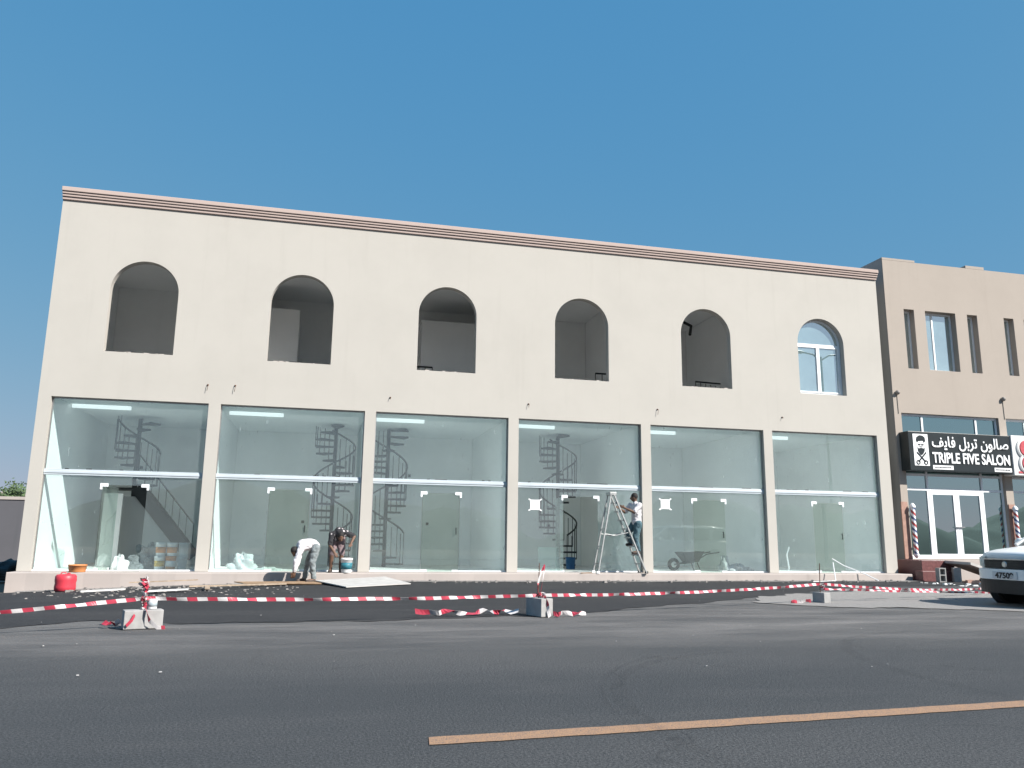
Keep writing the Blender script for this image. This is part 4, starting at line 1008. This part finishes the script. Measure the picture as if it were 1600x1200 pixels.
tape('loose tape lying left of the right block', loose((15.1, -8.35, 0), (15.6, -8.2, 0), 6, .05, .03, 16), .06, .16, 1.2, 16)
tape('tape end hanging on the lit face of the middle block', [(10.0, -10.2, .08), (10.03, -10.26, .0), (10.04, -10.27, -.1), (10.06, -10.27, -.18)], .05, .13, .2, 17)
def wrap(label, c, z0, z1, turns, r, seed):
    rr = random.Random(seed); n = turns*10; pts = []
    for k in range(n+1):
        a = 2*math.pi*k/10; q = r*(.6+.9*rr.random()); pts.append((c[0]+q*math.cos(a), c[1]+q*math.sin(a), z0+(z1-z0)*k/n+rr.uniform(-.02, .02)))
    tape(label, pts, .036, .09, .8, seed, 'tape knotted round the rods')
wrap('knotted tape wound round the rod of the leftmost block', (4.88, -11.02), .02, .36, 8, .02, 21)
wrap('bunched red tape knot at the top of the leftmost rod', (4.86, -11.02), .30, .38, 3, .035, 22)
wrap('tape knot at the foot of the middle rod', (10.0, -10.08), .04, .12, 4, .032, 23)
wrap('tape knot at the foot of the right rod', (15.9, -8.16), .0, .12, 4, .024, 24)
tape('thin tape loop rising up the middle rod', [(9.95, -10.06, .1), (9.94, -10.06, .22), (9.97, -10.05, .34), (10.05, -10.03, .52), (10.04, -10.04, .4), (10.0, -10.05, .2), (9.98, -10.05, .1)], .03, .16, .5, 25)
t = thing('paint_tin', 'small white tin standing on the leftmost tape block', 'tin', (4.97, -10.99, .02))
MB().lathe((4.97, -10.99, .022), [(0, 0), (.048, 0), (.05, .005), (.05, .1), (.047, .105), (.047, .115), (.02, .118), (0, .118)], 18).build('shell', 'white_plastic', t, True)
MB().lathe((4.97, -10.99, .022), [(.0505, .03), (.0515, .03), (.0515, .08), (.0505, .08)], 18).build('printed_band', 'grey_bucket', t, True)

# ------------------------------------------------------------------ white car, nose towards the left
def car():
    O = Vector((18.72, -9.42, -.185))
    t = thing('parked_car', 'white sport utility car nosing in at the right picture edge', 'car', tuple(O))
    def nose(y): return .34*(abs(y)/.92)**3.2
    # body: cross-sections along the length
    st = [(0.02, .34, .30, .66, .84), (.06, .28, .30, .86, .93), (.3, .24, .30, .915, .985), (.8, .22, .32, .925, 1.03), (1.25, .22, .34, .925, 1.09), (2.2, .22, .36, .925, 1.10),
          (3.4, .22, .36, .925, 1.12), (4.2, .25, .36, .90, 1.12), (4.5, .30, .40, .86, 1.05), (4.58, .40, .5, .78, .95)]
    mb = MB(); ring = None; rows = []
    for x, zb, zb2, w, zt in st:
        prof = [(0, zb), (w*.6, zb), (w*.93, zb+.02), (w*.985, zb+.14), (w, (zb+zt)/2-.04), (w*.99, zt-.16), (w*.93, zt-.05), (w*.75, zt-.005), (w*.4, zt+.012), (0, zt+.016)]
        prof = prof+[(-y, z) for y, z in prof[-2:0:-1]]
        rows.append([O+Vector((x+(nose(y) if x < 1 else 0)*max(0, 1-x/1.0), y, z)) for y, z in prof])
    n = len(rows[0])
    for r in rows: mb.v += r
    for i in range(len(rows)-1):
        for k in range(n): mb.f.append([i*n+k, i*n+(k+1) % n, (i+1)*n+(k+1) % n, (i+1)*n+k]); mb.m.append(0)
    mb.f.append(list(range(n))); mb.m.append(0); mb.f.append(list(range((len(rows)-1)*n, len(rows)*n))[::-1]); mb.m.append(0)
    mb.build('body', 'car_white', t, True, sub=2)
    # cabin
    def loft(name, mat, secs, parent, smooth=True, sub=0):
        m = MB(); k = len(secs[0])
        for s in secs: m.v += [O+Vector(p) for p in s]
        for i in range(len(secs)-1):
            for q in range(k-1): m.f.append([i*k+q, i*k+q+1, (i+1)*k+q+1, (i+1)*k+q]); m.m.append(0)
        m.f.append(list(range(k))); m.m.append(0); m.f.append(list(range((len(secs)-1)*k, len(secs)*k))[::-1]); m.m.append(0)
        return m.build(name, mat, parent, smooth, sub=sub)
    def sec(x, w0, w1, z0, z1): return [(x, -w0, z0), (x, -w1, z1-.04), (x, -w1*.8, z1), (x, 0, z1+.02), (x, w1*.8, z1), (x, w1, z1-.04), (x, w0, z0)]
    loft('roof', 'car_white', [sec(1.95, .66, .60, 1.58, 1.64), sec(2.4, .67, .62, 1.58, 1.69), (sec(3.6, .67, .62, 1.58, 1.69)), sec(4.3, .64, .58, 1.55, 1.62)], t)
    ws = MB(); ws.add([O+Vector(p) for p in [(1.12, -.78, 1.06), (1.12, .78, 1.06), (1.96, .62, 1.6), (1.96, -.62, 1.6)]], [(0, 1, 2, 3)]).build('windscreen', 'car_glass', t)
    for s in (-1, 1):
        MB().add([O+Vector(p) for p in [(1.3, s*.86, 1.09), (4.2, s*.86, 1.11), (4.1, s*.655, 1.58), (2.05, s*.655, 1.59)]], [(0, 1, 2, 3)]).build('side_window', 'car_glass', t)
        MB().bar(O+Vector((1.12, s*.82, 1.07)), O+Vector((1.98, s*.645, 1.62)), .07, .05).build('pillar', 'car_white', t)
        MB().bar(O+Vector((2.7, s*.87, 1.08)), O+Vector((2.75, s*.66, 1.62)), .09, .03).build('pillar', 'car_black', t)
        MB().bar(O+Vector((4.28, s*.84, 1.08)), O+Vector((4.2, s*.63, 1.6)), .16, .06).build('pillar', 'car_white', t)
        MB().ell(O+Vector((1.45, s*1.03, 1.13)), (.09, .11, .08)).build('wing_mirror', 'car_white', t, True)
        # headlight: swept-back wedge wrapping the corner
        y0, y1 = .50, .915; N = 8; m = MB()
        for k in range(N+1):
            y = y0+(y1-y0)*k/N; x = nose(y)-.012+.07; back = (y-y0)/(y1-y0)
            x = .045+nose(y)-.02
            m.v += [O+Vector((x-.01, s*y, .66+.04*back)), O+Vector((x-.01, s*(y+.004), .79+.05*back)), O+Vector((x+.16*back+.02, s*y, .86+.06*back))]
        for k in range(N):
            for q in (0, 1): m.f.append([3*k+q, 3*k+q+1, 3*k+4+q, 3*k+3+q]); m.m.append(0)
        m.build('headlight', 'lamp_lens', t, True)
        MB().ell(O+Vector((.20, s*.74, .42)), (.05, .06, .045)).build('fog_lamp', 'car_black', t, True)
    def front_strip(name, mat, y0, y1, z0, z1, off, parent, deep=.0):
        m = MB(); N = 18
        for k in range(N+1):
            y = y0+(y1-y0)*k/N; x = nose(y)+off
            m.v += [O+Vector((x, y, z0)), O+Vector((x, y, z1)), O+Vector((x+.06, y, z1)), O+Vector((x+.06, y, z0))]
        for k in range(N):
            for q in range(4): m.f.append([4*k+q, 4*k+(q+1) % 4, 4*k+4+(q+1) % 4, 4*k+4+q]); m.m.append(0)
        m.f.append([0, 1, 2, 3]); m.m.append(0); m.f.append([4*N+3, 4*N+2, 4*N+1, 4*N]); m.m.append(0)
        return m.build(name, mat, parent, False, bevel=.006)
    g = front_strip('grille', 'car_black', -.50, .50, .66, .80, -.005, t)
    front_strip('chrome_bar', 'steel', -.50, .50, .805, .83, -.012, t)
    MB().lathe(O+Vector((-.008, 0, .73)), [(0, -.012), (.045, -.012), (.055, 0)], 20, 'x').build('badge', 'steel', g)
    front_strip('bumper', 'car_white', -.80, .80, .46, .645, -.02, t)
    front_strip('lower_grille', 'car_black', -.82, .82, .22, .455, -.012, t)
    pl = MB().box(O.x-.035, O.x-.022, O.y-.26, O.y+.26, O.z+.48, O.z+.60).build('number_plate', 'plate_white', t)
    # plate characters, reading left to right seen from the street
    cu = bpy.data.curves.new('txt', 'FONT'); cu.body = '47509'; cu.extrude = .002; cu.size = .135; cu.align_x = 'CENTER'; cu.offset = .004
    ob = bpy.data.objects.new('txt', cu); COL.objects.link(ob); dg = bpy.context.evaluated_depsgraph_get(); me = bpy.data.meshes.new_from_object(ob.evaluated_get(dg)); COL.objects.unlink(ob); bpy.data.objects.remove(ob)
    for v in me.vertices: c = v.co.copy(); v.co = Vector((-.040-c.z, -c.x*1.15, .492+c.y))
    me.materials.clear(); me.materials.append(MATS['car_black']); o = bpy.data.objects.new('plate_lettering', me); COL.objects.link(o); o.parent = pl
    for x in (.90, 3.62):
        for s in (-1, 1):
            c = O+Vector((x, s*.80, .345))
            arch = MB().lathe(c, [(.0, -.05*1), (.42, -.05), (.42, .13*1), (.36, .134), (0, .134)] if s > 0 else [(0, .05), (.42, .05), (.42, -.13), (.36, -.134), (0, -.134)], 28, 'y').build('wheel_arch', 'car_black', t)
            w = MB().lathe(c, [(.20, -.11), (.31, -.115), (.345, -.08), (.345, .08), (.31, .115), (.20, .11)], 30, 'y').build('wheel', 'rubber', t, True)
            if s > 0: pr = [(0, .145), (.05, .145), (.20, .11), (.215, .14)]
            else: pr = [(0, -.145), (.05, -.145), (.20, -.11), (.215, -.14)]
            MB().lathe(c, pr, 20, 'y').build('rim', 'steel', w)
car()

# ------------------------------------------------------------------ left: yard wall, tree, far houses
bw = thing('yard_wall', 'dark grey-blue painted yard wall with pale coping left of the new building', 'wall', (-12, 17, -.6))
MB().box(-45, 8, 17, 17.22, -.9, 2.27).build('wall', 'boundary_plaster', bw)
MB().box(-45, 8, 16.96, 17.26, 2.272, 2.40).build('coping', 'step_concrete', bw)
lump('covered_pile', 'dark covered pile in the shade left of the building', 'pile', (-1.75, 5, -.46), (1.0, .55, .5), 'car_black', 31, .35)
def tree(label, loc, h, rad, seed):
    rr = random.Random(seed); t = thing('tree', label, 'tree', loc, 'trees beyond the yard wall'); L = Vector(loc); m = MB()
    m.tube([L, L+Vector((.1, 0, h*.3)), L+Vector((-.05, .1, h*.6))], [.16, .12, .07], 7)
    for k in range(6):
        a = k*1.05; e = L+Vector((math.cos(a)*rad*.6, math.sin(a)*rad*.6, h*(.55+.25*rr.random()))); m.tube([L+Vector((.05, 0, h*.35)), e], [.06, .02], 5)
    m.build('trunk', 'bark', t); c = MB()
    cl = [(L+Vector((rr.uniform(-1, 1)*rad*.75, rr.uniform(-1, 1)*rad*.75, h*(.45+.5*rr.random()))), rad*(.25+.25*rr.random())) for _ in range(16)]
    for p, r in cl:
        for _ in range(170):
            d = Vector((rr.gauss(0, 1), rr.gauss(0, 1), rr.gauss(0, .8))).normalized()*r*rr.random()**.4; q = p+d; s = .07+.06*rr.random()
            u = Vector((rr.gauss(0, 1), rr.gauss(0, 1), rr.gauss(0, 1))).normalized(); w = u.orthogonal().normalized()
            c.add([q-u*s, q+w*s*.5, q+u*s, q-w*s*.5], [(0, 1, 2, 3)])
    c.build('crown', 'leaf', t)
tree('green tree crown rising over the yard wall beside the building', (-12.9, 40, -.2), 4.2, 1.9, 4)
tree('farther green tree behind the yard wall, next to the house', (-17.5, 46, -.2), 3.9, 1.8, 5)
fh = thing('far_house', 'distant low reddish house seen over the yard wall at far left', 'house', (-24, 52, 0))
MB().box(-30, -17.6, 52, 60, -.5, 3.95).build('wall', 'far_wall', fh)
MB().box(-30.2, -17.4, 51.8, 60.2, 3.952, 4.15).build('roof_slab', 'step_concrete', fh)
for x in (-28, -25, -22, -19.5): MB().box(x, x+1.1, 51.95, 51.998, 1.4, 2.7).build('window', 'metal_black', fh)

# ------------------------------------------------------------------ across the street (seen only mirrored in the glass)
def hills():
    mb = MB(); nx, ny = 90, 12; rr = random.Random(3); ph = [rr.random()*6 for _ in range(6)]
    for j in range(ny+1):
        for i in range(nx+1):
            x = -60+240*i/nx; y = -52-34*j/ny; e = math.sin(math.pi*j/ny)**.8
            h = 4.4+1.8*math.sin(x*.11+ph[0])+1.3*math.sin(x*.23+ph[1])+.8*math.sin(x*.47+ph[2])+.4*math.sin(x*1.1+y*.6+ph[3])
            mb.v.append(Vector((x, y, -.4+e*max(.6, h))))
    for j in range(ny):
        for i in range(nx): a = j*(nx+1)+i; mb.f.append([a, a+1, a+nx+2, a+nx+1]); mb.m.append(0)
    tag(mb.build('hills', 'hill_soil', None, True), kind='structure')
hills()
def street_lamp():
    b = Vector((33.5, -16, -.2)); t = thing('street_lamp', 'tall street lamp across the road, mirrored in the arched window', 'street lamp', tuple(b))
    MB().tube([b, b+Vector((0, 0, 5)), b+Vector((0, 0, 11.2))], [.11, .085, .055], 10).build('pole', 'conduit_grey', t, True)
    MB().box(b.x-.2, b.x+.2, b.y-.2, b.y+.2, b.z, b.z+.05).build('base_plate', 'conduit_grey', t)
    for s in (-1, 1):
        MB().tube([b+Vector((0, 0, 11.0)), b+Vector((s*.5, 0, 11.3)), b+Vector((s*1.1, 0, 11.38))], .045, 8).build('arm', 'conduit_grey', t, True)
        MB().ell(b+Vector((s*1.45, 0, 11.38)), (.45, .17, .09)).build('lamp_head', 'conduit_grey', t, True)
street_lamp()
